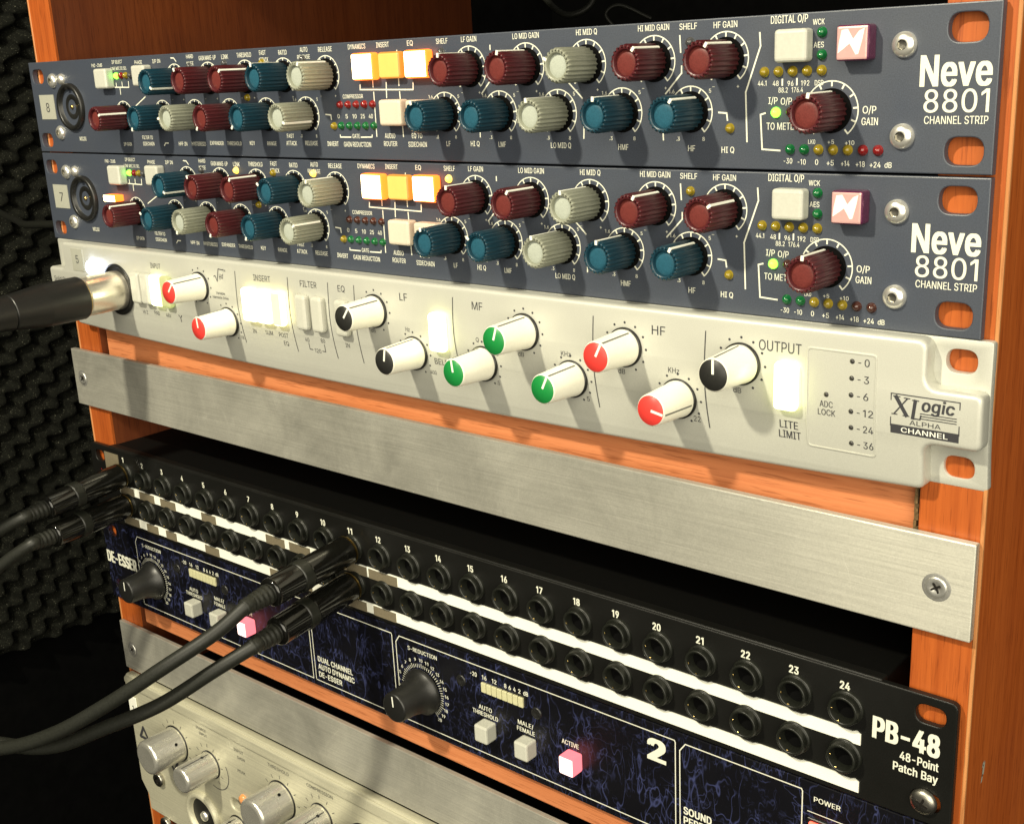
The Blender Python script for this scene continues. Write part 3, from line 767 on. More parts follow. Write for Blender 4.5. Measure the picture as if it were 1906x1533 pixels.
LEDM = {c: q.data('indicator_light', c) for c in ('ledgreen', 'ledred', 'leddarkred', 'ledyellow', 'ledclear', 'glow_green', 'glow_amberled')}
q = MB()
q.lathe([(3.45, 0.05), (3.45, -0.5), (3.2, -1.1), (2.6, -1.7), (1.6, -2.05), (1.35, -2.05)], n=36)
q.lathe([(1.35, -2.05), (1.25, -1.3), (0.01, -1.2)], n=6, mi=1, smooth=False)
DOME = q.data('hex_screw', ['chrome', 'steel'])
def square_button(face, side, w=11.6, h=9.4, d=5.0):
    q = MB(); q.box(-w / 2, w / 2, -d, 0.2, -h / 2, h / 2, 1, 1.1, 3, front=0)
    return q.data('push_button', [face, side])
BTN = {'milk': square_button('milk', 'milk', 10.2, 9.0, 4.6), 'pink': square_button('pinkish', 'pinkish'),
       'amber': square_button('glow_amber', 'glow_amberside', 11.6, 9.8, 4.0), 'yellow': square_button('glow_yellow', 'glow_yellowside', 11.2, 9.4, 3.6)}
q = MB()
q.box(-4.8, 4.8, -5.2, 0.2, -4.7, 4.7, 1, 0.9, 3, front=0)
LOGOB = q.data('logo_badge', ['pearl', 'purple'])
q = MB()
q.add([(x, -5.26, z) for x, z in ((-4.0, -2.6), (-3.7, 0.2), (-3.0, 3.4), (-1.2, 3.6), (0.4, 1.0), (2.0, 3.0), (3.6, 3.7), (3.0, 0.6), (2.0, -3.0), (1.2, -3.1), (-0.6, -0.2), (-2.2, -1.4))],
      [tuple(range(12))])
LOGOMARK = q.data('badge_mark', 'whitebadge')

# ---------------------------------------------------------------- the two dark grey channel strips
NEVE_TEXT = [('PAD -20dB', 64.1, -4.6, 9, 1.6), ('I/P SELECT', 81.4, -3.4, 8.5, 1.6), ('LINE MIC DI SEL', 82.2, -6.3, 13, 1.5), ('PHASE', 98.7, -4.0, 6, 1.7), ('I/P IN', 112.9, -3.8, 6, 1.7), ('HARD', 138.2, -2.5, 5, 1.7), ('KNEE', 138.0, -5.4, 5, 1.7), ('GAIN MAKE-UP', 150.6, -3.4, 12, 1.9), ('LINK', 162.8, -3.3, 4.6, 1.9), ('THRESHOLD', 175.8, -3.0, 9.6, 1.9), ('FAST', 188.0, -2.5, 4.2, 1.9), ('ATTACK', 188.3, -5.3, 6.2, 1.9), ('RATIO', 200.7, -2.8, 5.2, 1.9), ('AUTO', 213.7, -2.2, 4.6, 1.9), ('RELEASE', 213.3, -4.9, 7.6, 1.7), ('RELEASE', 226.3, -2.5, 8, 1.9), ('DYNAMICS', 244.3, -2.2, 9.6, 1.9), ('INSERT', 258.4, -2.1, 6.8, 1.9), ('EQ', 272.7, -2.1, 3, 1.9), ('SHELF', 288.6, -2.1, 5.6, 1.9), ('LF GAIN', 301.5, -2.0, 7.2, 1.9), ('LO MID GAIN', 327.2, -2.1, 11.5, 1.9), ('HI MID Q', 352.6, -2.2, 8.4, 1.9), ('HI MID GAIN', 378.3, -2.3, 11.5, 1.9), ('SHELF', 390.8, -2.6, 6.2, 1.9), ('HF GAIN', 403.6, -2.8, 8, 1.9), ('DIGITAL O/P', 424.3, -3.3, 11.6, 2.2), ('WCK', 433.4, -4.5, 3.6, 1.6), ('AES', 433.6, -10.6, 3.1, 1.6), ('44.1', 416.0, -20.6, 2.8, 1.5), ('48', 420.4, -20.7, 1.9, 1.5), ('96', 425.1, -20.8, 1.9, 1.5), ('192', 429.7, -20.8, 2.6, 1.5), ('DSD', 434.0, -20.8, 2.7, 1.5), ('88.2', 422.8, -22.6, 3, 1.5), ('176.4', 427.3, -22.6, 3.6, 1.5), ('I/P', 419.6, -25.5, 3, 2), ('O/P', 423.9, -25.7, 3.6, 2), ('TO METER', 422.7, -32.7, 10.2, 2.1), ('O/P', 449.3, -28.3, 4, 2.1), ('GAIN', 449.5, -31.4, 4.8, 2.1), ('-30', 424.8, -42.5, 2.8, 1.6), ('-10', 429.2, -42.7, 2.6, 1.6), ('0', 433.9, -42.7, 1, 1.6), ('+5', 438.1, -42.8, 2.2, 1.6), ('+14', 442.7, -42.9, 2.6, 1.6), ('+18', 447.2, -43.0, 2.7, 1.6), ('+24  dB', 453.2, -43.1, 6.4, 1.6), ('LK0', 432.2, -37.0, 2.2, 1.3), ('+5', 438.1, -37.0, 2.0, 1.2), ('+10', 443.8, -37.2, 2.8, 1.3), ('MIC/DI', 42.8, -38.6, 6, 1.9), ('I/P GAIN', 81.4, -40.8, 6.6, 1.6), ('FILTER TO', 98.4, -37.7, 8.4, 1.7), ('SIDECHAIN', 98.7, -40.5, 9, 1.7), ('HPF IN', 125.6, -40.3, 6.4, 1.7), ('HYSTERESIS', 137.5, -40.2, 10.4, 1.7), ('EXPANDER', 150.7, -39.8, 9.6, 1.7), ('THRESHOLD', 163.0, -39.8, 10, 1.7), ('KEY', 175.4, -39.6, 3.4, 1.7), ('RANGE', 188.3, -39.6, 6, 1.7), ('FAST', 200.7, -36.5, 4.4, 1.7), ('ATTACK', 201.0, -39.4, 6.6, 1.8), ('RELEASE', 213.4, -39.3, 7.6, 1.8), ('INVERT', 226.3, -39.4, 6.6, 1.9), ('GAIN REDUCTION', 240.4, -39.5, 15.4, 1.9), ('GATE', 240.1, -36.4, 4.2, 1.7), ('COMPRESSOR', 240.0, -21.6, 11.4, 1.6), ('0', 230.9, -28.9, 1.3, 1.7), ('5', 235.6, -29.0, 1.3, 1.7), ('10', 240.1, -29.0, 2.3, 1.7), ('25', 244.7, -29.0, 2.3, 1.7), ('40', 249.2, -29.0, 2.3, 1.7), ('AUDIO', 258.9, -36.2, 5.6, 1.9), ('ROUTER', 258.9, -39.1, 7.2, 1.9), ('EQ TO', 273.2, -36.1, 5.4, 1.9), ('SIDECHAIN', 273.2, -39.2, 9.6, 1.9), ('LF', 289.0, -38.8, 2, 1.9), ('HI Q', 302.0, -38.7, 4.2, 1.9), ('LMF', 314.7, -38.8, 3.4, 1.9), ('LO MID Q', 340.7, -38.9, 8.6, 1.9), ('HMF', 366.2, -39.2, 4, 1.9), ('HF', 391.9, -39.3, 2.6, 1.9), ('HI Q', 404.7, -39.6, 4.4, 1.9), ('Neve', 472.7, -18.5, 19.2, 8.0), ('8801', 473.2, -26.2, 17.4, 5.9), ('CHANNEL STRIP', 473.4, -31.1, 17.1, 2.5)]
NEVE_LINES = [
   [(244.6, -17.5), (244.4, -19.2), (272.8, -19.7), (273.0, -17.3)] ,
   [(258.9, -17.0), (258.6, -22.3)] ,
   [(251.8, -6.5), (251.7, -18.3)] ,
   [(251.8, -20.3), (251.7, -36.4)] ,
   [(265.7, -5.8), (265.6, -18.1)] ,
   [(265.7, -20.4), (266.1, -36.4)] ,
   [(311.2, -5.9), (311.2, -7.2)] ,
   [(310.1, -17.9), (306.4, -21.6)] ,
   [(344.6, -18.7), (350.2, -23.8)] ,
   [(304.7, -34.2), (304.6, -36.3)] ,
   [(350.6, -33.0), (350.4, -36.5)] ,
   [(387.8, -6.2), (388.1, -10.9)] ,
   [(388.4, -15.0), (388.4, -17.0), (382.6, -22.9)] ,
   [(415.0, -6.6), (415.3, -10.2), (410.6, -23.0), (411.2, -37.1)] ,
   [(381.5, -34.9), (381.6, -36.8)] ,
   [(401.5, -28.7), (404.2, -28.9), (404.5, -30.9)] ,
   [(417.1, -29.0), (415.6, -29.4), (416.3, -39.3), (422.1, -39.6)] ,
   [(73.6, -13.2), (73.6, -15.0), (88.6, -15.3), (88.8, -12.8)] ,
   [(78.4, -15.1), (78.5, -13.3)] ,
   [(83.3, -15.2), (83.4, -12.9)] ,
   [(81.2, -15.1), (81.1, -18.2)] ,
   [(100.8, -19.7), (91.6, -23.9)] ,
   [(124.2, -3.6), (126.3, -3.7), (127.8, -5.1)] ,
   [(111.1, -41.2), (112.2, -40.1), (114.4, -40.1)] ,
   [(422.5, -19.7), (422.5, -21.2)] ,
   [(427.1, -19.6), (427.1, -21.2)] ,
   [(223.5, -28.2), (226.5, -28.4), (226.6, -30.1)] ,
   [(231.0, -36.1), (231.0, -36.8), (237.1, -36.8)] ,
   [(242.9, -36.8), (249.0, -36.7), (249.2, -36.0)] ,
]

TOPX = [126, 150.4, 175.8, 200.4, 226.0, 301.2, 326.9, 352.3, 378.4, 403.8]
TOPC = ['teal', 'maroon', 'maroon', 'teal', 'greyk', 'maroon', 'maroon', 'greyk', 'maroon', 'maroon']
BOTX = [82.0, 113.6, 137.9, 162.6, 187.2, 212.3, 288.3, 314.3, 340.0, 366.0, 391.6, 437.9]
BOTC = ['maroon', 'teal', 'greyk', 'maroon', 'teal', 'greyk', 'teal', 'teal', 'greyk', 'teal', 'teal', 'maroon']
TZ, BZ = -13.3, -28.5
PZ0, PZ1 = -45.2, -1.8

pm = MB()
pm.plate(rect(1.2, 483.8, PZ0, PZ1), [slot(475.2, -7.9, 10.4, 7.4), slot(476.0, -39.2, 10.4, 7.4), slot(8.6, -8.7, 10.4, 6.8), slot(8.6, -39.6, 10.4, 6.8)], 0, 3.0, 0.35)
PANEL = pm.data('front_panel', 'slate')
lm = MB()
for s, x, z, w, h in NEVE_TEXT:
    if z > -7 and x < 420: z -= 1.4 * max(0.2, 1 - ((x - 270) / 230) ** 2)
    big = s in ('Neve', '8801', 'CHANNEL STRIP')
    if s == 'Neve': lm.text(s, x, z, w, h * 0.97, bold=0.021)
    elif s == '8801': lm.text(s, x, z, w, h, bold=0.006)
    elif big: lm.text(s, x, z, w, h * 0.82, bold=0.006)
    else: lm.text(s, x, z, w, h * 0.95, bold=0.008)
for l in NEVE_LINES:
    lm.line(l, 0.5)
for i, x in enumerate(TOPX + BOTX):
    z = TZ if i < len(TOPX) else BZ
    r = 7.6 if x > 280 else 7.1
    if abs(x - 437.9) < 1: r = 8.1
    lm.arc(x, z, r, -140, 140, 0.36)
    for k in range(11):
        a = math.radians(-140 + 28 * k)
        u, v = math.sin(a), math.cos(a)
        lm.line([(x + u * (r - 1.25), z + v * (r - 1.25)), (x + u * (r - 0.1), z + v * (r - 0.1))], 0.5, y=-0.13)
    if i >= len(TOPX) and 200 < x < 430:
        for a, s in ((-48, '1.6'), (48, '5'), (-150, '.3'), (150, '8')):
            lm.text(s, x + 9.2 * math.sin(math.radians(a)), z + 9.2 * math.cos(math.radians(a)), None, 1.15, bold=0.01)
    elif i < len(TOPX):
        for a, s in ((-152, '-'), (152, '+')):
            lm.text(s, x + 8.9 * math.sin(math.radians(a)), z + 8.9 * math.cos(math.radians(a)), 0.9, 1.2 if s == '+' else 1.0, bold=0.01)
LETTER = lm.data('printed_lettering', 'white_ink')
q = MB(); q.box(25, 460, 3.2, 290, PZ0 + 1.2, PZ1 - 1.0)
CHASSIS = q.data('chassis', 'chassis')
q = MB()
q.lathe([(11.2, 0.05), (11.2, -1.6), (10.6, -2.3), (9.5, -2.3), (9.0, -1.8), (8.8, 0.8), (7.6, 0.9), (7.2, 0.1), (3.6, -0.2), (3.2, 0.6), (0.01, 0.8)], n=48)
q.box(-1.1, 1.1, -2.1, 0.2, 8.2, 10.0, 0)
COMBO = q.data('combo_jack', 'black')
q = MB(); q.lathe([(1.0, -0.1), (1.0, -0.7), (0.01, -0.9)], n=16)
PIN = q.data('contact', 'gold')
q = MB(); q.lathe([(2.7, 0.05), (2.6, -0.9), (1.7, -2.0), (0.01, -2.4)], n=28)
TAB = q.data('release_tab', 'chrome')

def channel_strip(zo, label, ta, ba, digit, second):
    t = thing('channel_strip', label, 'channel strip', (242, 0, zo + PZ0), 'dark grey channel strips')
    L = lambda x, z, y=0: (x, y, z + zo)
    p = place('front_panel', PANEL, t, L(0, 0))
    place('printed_lettering', LETTER, p)
    place('chassis', CHASSIS, t, L(0, 0))
    for x, z, c, a in [(x, TZ, c, a) for x, c, a in zip(TOPX, TOPC, ta)] + [(x, BZ, c, a) for x, c, a in zip(BOTX, BOTC, ba)]:
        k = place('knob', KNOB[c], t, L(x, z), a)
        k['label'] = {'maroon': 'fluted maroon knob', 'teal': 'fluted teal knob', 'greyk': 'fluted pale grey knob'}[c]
        place('knob_cap', CAPM[c], k); place('pointer_line', POINTER, k); place('knob_shade_ring', SHADE_RING, k)
    for x, z, c in ((72.2, -11.0, 'milk'), (103.6, -10.4, 'milk'), (250.2, -10.9, 'amber'), (264.2, -10.8, 'yellow'), (278.2, -10.8, 'amber'), (264.4, -27.6, 'pink'), (278.4, -27.9, 'pink'), (426.9, -10.5, 'milk')):
        o = place('push_button', BTN[c], t, L(x, z))
        o['label'] = {'milk': 'milky white square button', 'amber': 'brightly lit amber square button', 'yellow': 'dimly lit yellow square button', 'pink': 'unlit warm white square button'}[c]
    bg = place('logo_badge', LOGOB, t, L(445.8, -10.5)); place('badge_mark', LOGOMARK, bg)
    leds = [(75.6, -9.9 + 0.3, 'glow_green'), (81.4, -9.9, 'ledred'), (85.6, -9.9, 'ledyellow'), (90.0, -9.7, 'ledclear')]
    leds[0] = (79.6, -10.0, 'glow_green'); leds[1] = (83.6, -10.0, 'ledred'); leds[2] = (87.4, -10.0, 'ledyellow'); leds[3] = (91.2, -10.0, 'ledclear')
    leds += [(232.4 + 4.6 * k, -24.6, 'leddarkred' if second else 'ledred') for k in range(5)]
    leds += [(228.0, -32.6, 'ledyellow')] + [(232.3 + 4.6 * k, -32.5, 'ledgreen') for k in range(5)]
    leds += [(434.5, -7.3, 'ledgreen'), (434.6, -13.3, 'ledgreen')]
    leds += [(416.7 + 4.5 * k, -17.5, 'ledyellow') for k in range(5)]
    leds += [(420.6, -28.8, 'glow_green'), (425.4, -28.7, 'leddarkred')]
    leds += [(425.4 + 4.48 * k, -39.2, c) for k, c in enumerate(['ledgreen', 'ledgreen', 'ledyellow', 'ledyellow', 'ledyellow'] + (['leddarkred'] * 2 if second else ['ledred'] * 2))]
    leds += [(405.4, -33.3, 'ledyellow'), (391.5, -8.2, 'ledyellow' if second else 'ledclear'), (288.2, -7.2, 'glow_amberled' if second else 'ledclear'),
             (162.4, -7.0, 'glow_amberled' if second else 'ledclear'), (187.3, -7.5, 'ledyellow'), (212.9, -7.1, 'glow_amberled' if second else 'ledclear'), (175.5, -21.1, 'ledyellow'), (137.4, -7.4, 'ledclear')]
    for x, z, c in leds:
        o = place('indicator_light', LEDM[c], t, L(x, z))
        o['label'] = {'glow_green': 'lit green indicator', 'glow_amberled': 'lit amber indicator', 'ledgreen': 'unlit green indicator', 'ledred': 'unlit red indicator', 'leddarkred': 'unlit dark red indicator', 'ledyellow': 'unlit yellow indicator', 'ledclear': 'unlit dark indicator'}[c]
    if second:
        q = MB(); q.box(-5, 5, -5.0, 0.2, -1.6, 1.6, 1, 0.5, 2, front=0)
        o = q.build('push_button', ['glow_amber', 'glow_amberside'], t, L(66.5, -22.0)); o['label'] = 'small lit amber button behind the leftmost knob'
    for x, z in ((458.5, -11.6), (459.0, -35.4), (22.8, -10.9), (23.4, -35.8)):
        place('hex_screw', DOME, t, L(x, z), random.uniform(0, 60))
    place('release_tab', TAB, t, L(31.2, -10.4))
    cj = place('combo_jack', COMBO, t, L(37.2, -23.5)); place('contact', PIN, cj)
    q = MB(); q.box(-6.8, 6.8, -0.25, 0.1, -5.9, 5.9)
    tp = q.build('label_tape', 'tapegrey', t, L(14.2, -23.4)); tp['label'] = 'grey tape label marked ' + digit
    q = MB(); q.text(digit, 0.3, -0.2, 3.2, 4.4, y=-0.34, bold=0.0)
    q.build('number', 'dark_ink', tp)

channel_strip(0.0, 'topmost dark grey channel strip with tape label 8 on its left end', [122, -23, 49, -5, 27, 2, 13, -65, 39, 35], [70, 200, -90, -149, -139, 114, -16, -58, -8, 2, 36, 10], '8', False)
channel_strip(-44.1, 'lower dark grey channel strip with tape label 7, resting above the silver one', [123, -21, 30, -53, 8, 3, 32, -2, 29, 55], [32, -59, -160, -157, -155, 61, -10, -52, -9, 2, 29, 4], '7', True)

# ---------------------------------------------------------------- silver channel strip
def bow(z): return 3.2 * max(0.0, (-107.5 - z) / 26) ** 1.6
def silver_strip():
    t = thing('channel_strip', 'silver channel strip with red, green and black capped knobs and glowing white buttons', 'channel strip', (245, 0, -133))
    m = MB()
    m.plate(roundpoly(rect(3.2, 487.6, -133.4, -89.5), 1.2), [slot(479.1, -95.8, 8.8, 6.8), slot(479.5, -127.2, 8.8, 6.8), slot(11.6, -94.6, 7.6, 6.8), slot(11.6, -127.4, 7.6, 6.8)], 0.02, 3.0, 0.3)
    edge = [(471.4 - (471.4 - 17) * k / 14, -134.2 - 4.4 * math.sin(math.pi * k / 14) ** 0.8 + 1.6 * (k / 14)) for k in range(15)]
    pts = [(17, -89.5), (471.6, -89.5), (471.6, -103.2), (487.7, -103.2), (487.7, -119.7), (471.4, -119.7)] + edge + [(17, -119.7), (1.4, -119.7), (1.4, -103.2), (17, -103.2)]
    rad = [2.6, 3.2, 3.8, 2.4, 2.4, 3.8] + [2.6] + [0] * 13 + [2.6] + [3.8, 2.4, 2.4, 3.8]
    m.plate(roundpoly(pts, rad), [], -6.0, 0.8, 1.5, res=4)
    m.bend(bow, -108.3, -139, 1.7)
    p = m.build('front_panel', 'silver_paint', t)
    p.data.set_sharp_from_angle(angle=math.radians(24))
    l = MB(); Y = -6.1
    T = lambda s, x, z, w=None, h=2.0, **k: l.text(s, x, z, w, h, y=Y, **k)
    T('INPUT', 100.2, -96.0, 8.2, 2.4)
    T('INSERT', 179.7, -95.6, 11.5, 2.6); T('FILTER', 210.1, -95.6, 10.4, 2.6); T('EQ', 230.4, -95.7, 4.2, 2.6)
    T('LF', 265.9, -95.9, 4.2, 2.9); T('MF', 304.1, -95.8, 5.2, 2.9); T('HF', 383.0, -96.3, 5.2, 3.0); T('OUTPUT', 426.6, -96.6, 14.2, 3.2)
    T('Hi Z', 85.2, -119.6, 4, 1.9); T('PAD', 95.2, -119.1, 4.4, 1.9); T('48V', 104.6, -119.4, 4.2, 1.7)
    l.line([(113.0, -118.4), (114.2, -119.6), (115.4, -118.4)], 0.4, Y); l.line([(114.2, -119.6), (114.2, -121.4)], 0.4, Y)
    T('IN', 169.5, -119.8, 2.4, 1.8); T('SUM', 179.7, -119.5, 5.0, 1.9); T('POST', 189.5, -119.5, 6.2, 2.0); T('EQ', 190.3, -123.1, 3.2, 2.0)
    T('40', 205.0, -119.7, 2.6, 1.8); T('80', 215.1, -119.1, 2.6, 1.8); T('120', 210.6, -124.0, 4.0, 1.8)
    l.line([(205.6, -121.2), (205.6, -123.8), (207.4, -123.8)], 0.35, Y); l.line([(215.6, -120.8), (215.6, -123.8), (213.6, -123.8)], 0.35, Y)
    T('IN', 230.4, -119.2, 2.5, 1.8); T('BELL', 283.2, -119.5, 7.0, 2.3)
    T('Hz', 267.0, -108.4, 2.3, 1.7); T('Q', 303.3, -108.4, 1.5, 1.7); T('KHz', 344.5, -108.7, 4.2, 1.8); T('KHz', 388.7, -108.8, 4.2, 1.8)
    for x, z in ((324.0, -111.3), (368.0, -111.8), (412.0, -112.1)): T('dB', x, z, 2.8, 1.7)
    T('dB', 247.4, -111.0, 2.6, 1.6)
    T('22', 396.6, -124.2, 2.6, 1.9); T('5', 352.6, -124.0, 1.2, 1.7); T('.5', 311.2, -124.0, 1.6, 1.6); T('400', 278.0, -124.4, 3.2, 1.6); T('18', 159.4, -124.0, 2.2, 1.6)
    T('LITE', 429.5, -120.7, 6.2, 2.5, bold=0.01); T('LIMIT', 429.7, -124.0, 7.4, 2.5, bold=0.01)
    T('TM', 153.4, -94.2, 1.8, 1.0); T('Variable', 149.0, -104.7, 6.6, 1.2); T('Harmonic Drive', 148.7, -106.7, 11.4, 1.2)
    l.line([(145.4, -97.4), (146.4, -97.0), (147.6, -99.4), (149.2, -93.8), (152.6, -94.0)], 0.4, Y); T('H', 150.0, -97.2, 1.8, 2.6, shear=0.3); T('d', 151.7, -96.8, 1.4, 2.4, shear=0.3)
    T('Solid State', 13.0, -109.2, 15.5, 2.6, shear=0.2)
    for x, z0, z1 in ((161.2, -94.0, -126.0), (197.0, -93.9, -125.8), (222.4, -94.0, -125.7), (238.1, -93.8, -125.7), (292.0, -93.8, -117), (356.8, -94.2, -126.3), (400.7, -94.6, -126.5)):
        l.line([(x - 0.6 * math.sin(math.pi * k / 12) + 0.4 * (k / 12) ** 2, z0 + (z1 - z0) * k / 12) for k in range(13)], 0.36, Y)
    KN = [(133.9, -102.9, 'redcap', 40), (152.2, -117.4, 'redcap', -6), (249.4, -102.9, 'blackcap', 37), (269.6, -117.6, 'blackcap', 10), (305.4, -117.2, 'greencap', -8),
          (326.1, -102.9, 'greencap', 18), (346.5, -117.4, 'greencap', 26), (369.7, -103.3, 'redcap', 27), (390.2, -118.1, 'redcap', 101), (413.4, -103.4, 'blackcap', 0)]
    for x, z, c, a in KN:
        for k in range(11):
            if k == 5 and False: continue
            g = math.radians(-150 + 30 * k)
            l.dot(x + 8.3 * math.sin(g), z + 8.3 * math.cos(g), 0.42, Y)
    l.v = [(a, c + bow(e), e) for a, c, e in l.v]
    l.build('printed_lettering', 'dark_ink', p)
    l = MB()
    # meter window print and logo block
    for k, s in enumerate(('0', '3', '6', '12', '24', '36')):
        z = -98.1 - 5.02 * k
        l.text('-', 452.1, z, 0.9, 2.4, y=-6.12); l.text(s, 453.6 + 0.75 * len(s), z, 1.55 * len(s), 2.2, y=-6.12, bold=0.006)
    l.text('ADC', 442.0, -112.1, 4.2, 1.9, y=-6.12, bold=0.006); l.text('LOCK', 442.1, -114.7, 5.6, 1.9, y=-6.12, bold=0.006)
    mp_ = l; l = MB()
    x0, x1 = 461.9, 481.6
    l.line([(x0, -105.8), (x1, -105.8), (x1, -115.4)], 0.3, Y); l.line([(x0, -105.8), (x0, -115.4)], 0.3, Y)
    l.add([(x0, Y, -117.6), (x1, Y, -117.6), (x1, Y, -114.9), (x0, Y, -114.9)], [(0, 1, 2, 3)])
    l.line([(463.4, -106.7), (466.5, -111.7)], 1.15, Y); l.line([(466.7, -106.8), (463.0, -111.6)], 0.4, Y)
    for q in (((462.6, -106.5), (464.5, -106.5)), ((465.8, -106.7), (467.4, -106.7)), ((462.3, -111.8), (463.8, -111.8)), ((465.6, -111.9), (467.3, -111.9))): l.line(q, 0.3, Y - 0.02)
    l.line([(469.0, -107.2), (468.4, -112.2)], 1.0, Y); l.line([(468.2, -112.3), (470.5, -112.4), (470.8, -111.2)], 0.36, Y - 0.02); l.line([(468.2, -107.0), (470.0, -107.0)], 0.3, Y - 0.02)
    l.text('ogic', 475.6, -108.0, 9.4, 3.5, y=Y, bold=0.022, shear=0.12)
    for k in range(3): l.line([(470.6, -110.6 - 0.75 * k), (480.8, -110.6 - 0.75 * k)], 0.26, Y)
    l.text('ALPHA', 472.0, -113.7, 9.0, 1.4, y=Y)
    l.v = [(a, c + bow(e), e) for a, c, e in l.v]
    l.build('printed_logo', 'dark_ink', p)
    w = MB(); w.text('CHANNEL', 471.8, -116.25, 13.5, 1.5, y=Y - 0.06, bold=0.012); w.v = [(a, c + bow(e), e) for a, c, e in w.v]; w.build('reversed_lettering', 'paper', p)
    # meter window: a shallow raised frame around a recessed plate
    w = MB()
    w.plate(roundpoly(rect(435.4, 457.4, -126.6, -95.3), 1.4), [roundpoly(rect(436.0, 456.9, -126.1, -95.9), 1.2)], -6.25, -5.4, 0.12)
    w.plate(roundpoly(rect(435.8, 457.0, -126.3, -95.7), 1.2), [], -6.04, -5.9, 0.0)
    w.bend(bow, -108.3, -127, 1.7)
    mw = w.build('meter_window', 'silver_paint', t)
    mw.data.set_sharp_from_angle(angle=math.radians(24))
    mp_.v = [(a, c + bow(e), e) for a, c, e in mp_.v]
    mp_.build('meter_lettering', 'dark_ink', mw)
    for k in range(6):
        q = MB(); q.lathe([(0.75, -5.9), (0.75, -6.15), (0.4, -6.4), (0.01, -6.45)], n=14); q.build('meter_light', 'leddot', mw, (449.8, bow(-98.1 - 5.02 * k), -98.1 - 5.02 * k))
    q = MB(); q.lathe([(0.75, -5.9), (0.75, -6.15), (0.4, -6.4), (0.01, -6.45)], n=14); q.build('meter_light', 'leddot', mw, (442.0, 0, -109.1))
    # knobs
    q = MB(); q.lathe([(6.15, -1.0), (6.15, -1.6), (5.95, -2.0), (5.25, -16.0), (5.0, -16.4), (4.85, -16.5)], n=48); KB = q.data('knob', 'ivory')
    q = MB(); q.lathe([(6.7, 0.0), (6.7, -0.9), (6.0, -1.1)], n=44); KR = q.data('knob_ring', 'black')
    q = MB(); q.box(-0.28, 0.28, -15.9, -1.8, -0.3, 0.12, 0)
    q.v = [(x, y, z + 5.95 + (5.25 - 5.95) * (-2.0 - y) / 14.0) for x, y, z in q.v]; KL = q.data('pointer_groove', 'greyline')
    q = MB(); q.box(-0.42, 0.42, -16.78, -16.5, 0.3, 4.75, 0); KW = q.data('pointer_line', 'whiteline')
    CP = {}
    for c in ('redcap', 'greencap', 'blackcap'):
        q = MB(); q.lathe([(4.85, -16.45), (4.75, -16.65), (0.01, -16.7)], n=44); CP[c] = q.data('knob_cap', c)
    for x, z, c, a in KN:
        k = place('knob', KB, t, (x, -6.0 + bow(z), z), a)
        k['label'] = 'ivory knob with a %s cap' % c[:-3]
        place('knob_cap', CP[c], k); place('knob_ring', KR, k); place('pointer_groove', KL, k); place('pointer_line', KW, k)
    def tall(face, side, w=7.6, h=15.0, d=3.2):
        q = MB(); q.box(-w / 2, w / 2, -d, 0.4, -h / 2, h / 2, 1, 1.5, 3, front=0); return q.data('push_button', [face, side])
    off = tall('milk', 'milk', 7.0); lw = tall('glow_white', 'glow_whiteside'); lg = tall('glow_greenish', 'glow_greenish', 7.0); wm = tall('glow_warm', 'glow_warmside', 8.6); hf = tall('glow_halflit', 'glow_warmside', 7.0)
    for x, me, s in ((84.4, off, 'unlit milky'), (92.6, off, 'unlit milky'), (100.8, lw, 'brightly lit white'), (109.0, lg, 'faintly glowing green'), (171.6, wm, 'brightly lit white'), (181.4, wm, 'brightly lit white'), (191.0, hf, 'half lit yellow'),
                     (206.6, off, 'unlit milky'), (216.6, off, 'unlit milky'), (231.2, off, 'unlit milky'), (284.6, lw, 'brightly lit white'), (429.6, lw, 'brightly lit white')):
        o = place('push_button', me, t, (x, -6.0, -107.4 if x < 400 else -108.0)); o['label'] = s + ' tall button'
    q = MB(); q.lathe([(12.6, 0.3), (12.6, -0.6), (11.8, -0.8), (11.2, -0.6), (10.6, 0.2)], n=48); q.lathe([(11.0, -0.15), (0.01, -0.15)], n=40)
    q.build('input_socket', 'black', t, (65.5, -6.0, -110.1))
    q = MB(); q.lathe([(4.4, 0.1), (4.4, -0.8), (3.5, -2.6), (1.8, -3.8), (0.01, -4.1)], n=24)
    o = q.build('indicator_light', 'glow_blue', t, (46.0, -6.0, -100.6)); o['label'] = 'glaring blue white indicator'
    q = MB(); q.box(-5.2, 5.2, -0.25, 0.1, -5.6, 5.6); tp = q.build('label_tape', 'tapegrey', t, (31.2, -6.0, -98.0)); tp['label'] = 'grey tape label marked 5'
    q = MB(); q.text('5', 0, 0.4, 2.6, 4.0, y=-0.34); q.build('number', 'dark_ink', tp)
    q = MB(); q.box(24, 462, 3.2, 280, -132.8, -90.5); q.build('chassis', 'chassis', t)
silver_strip()

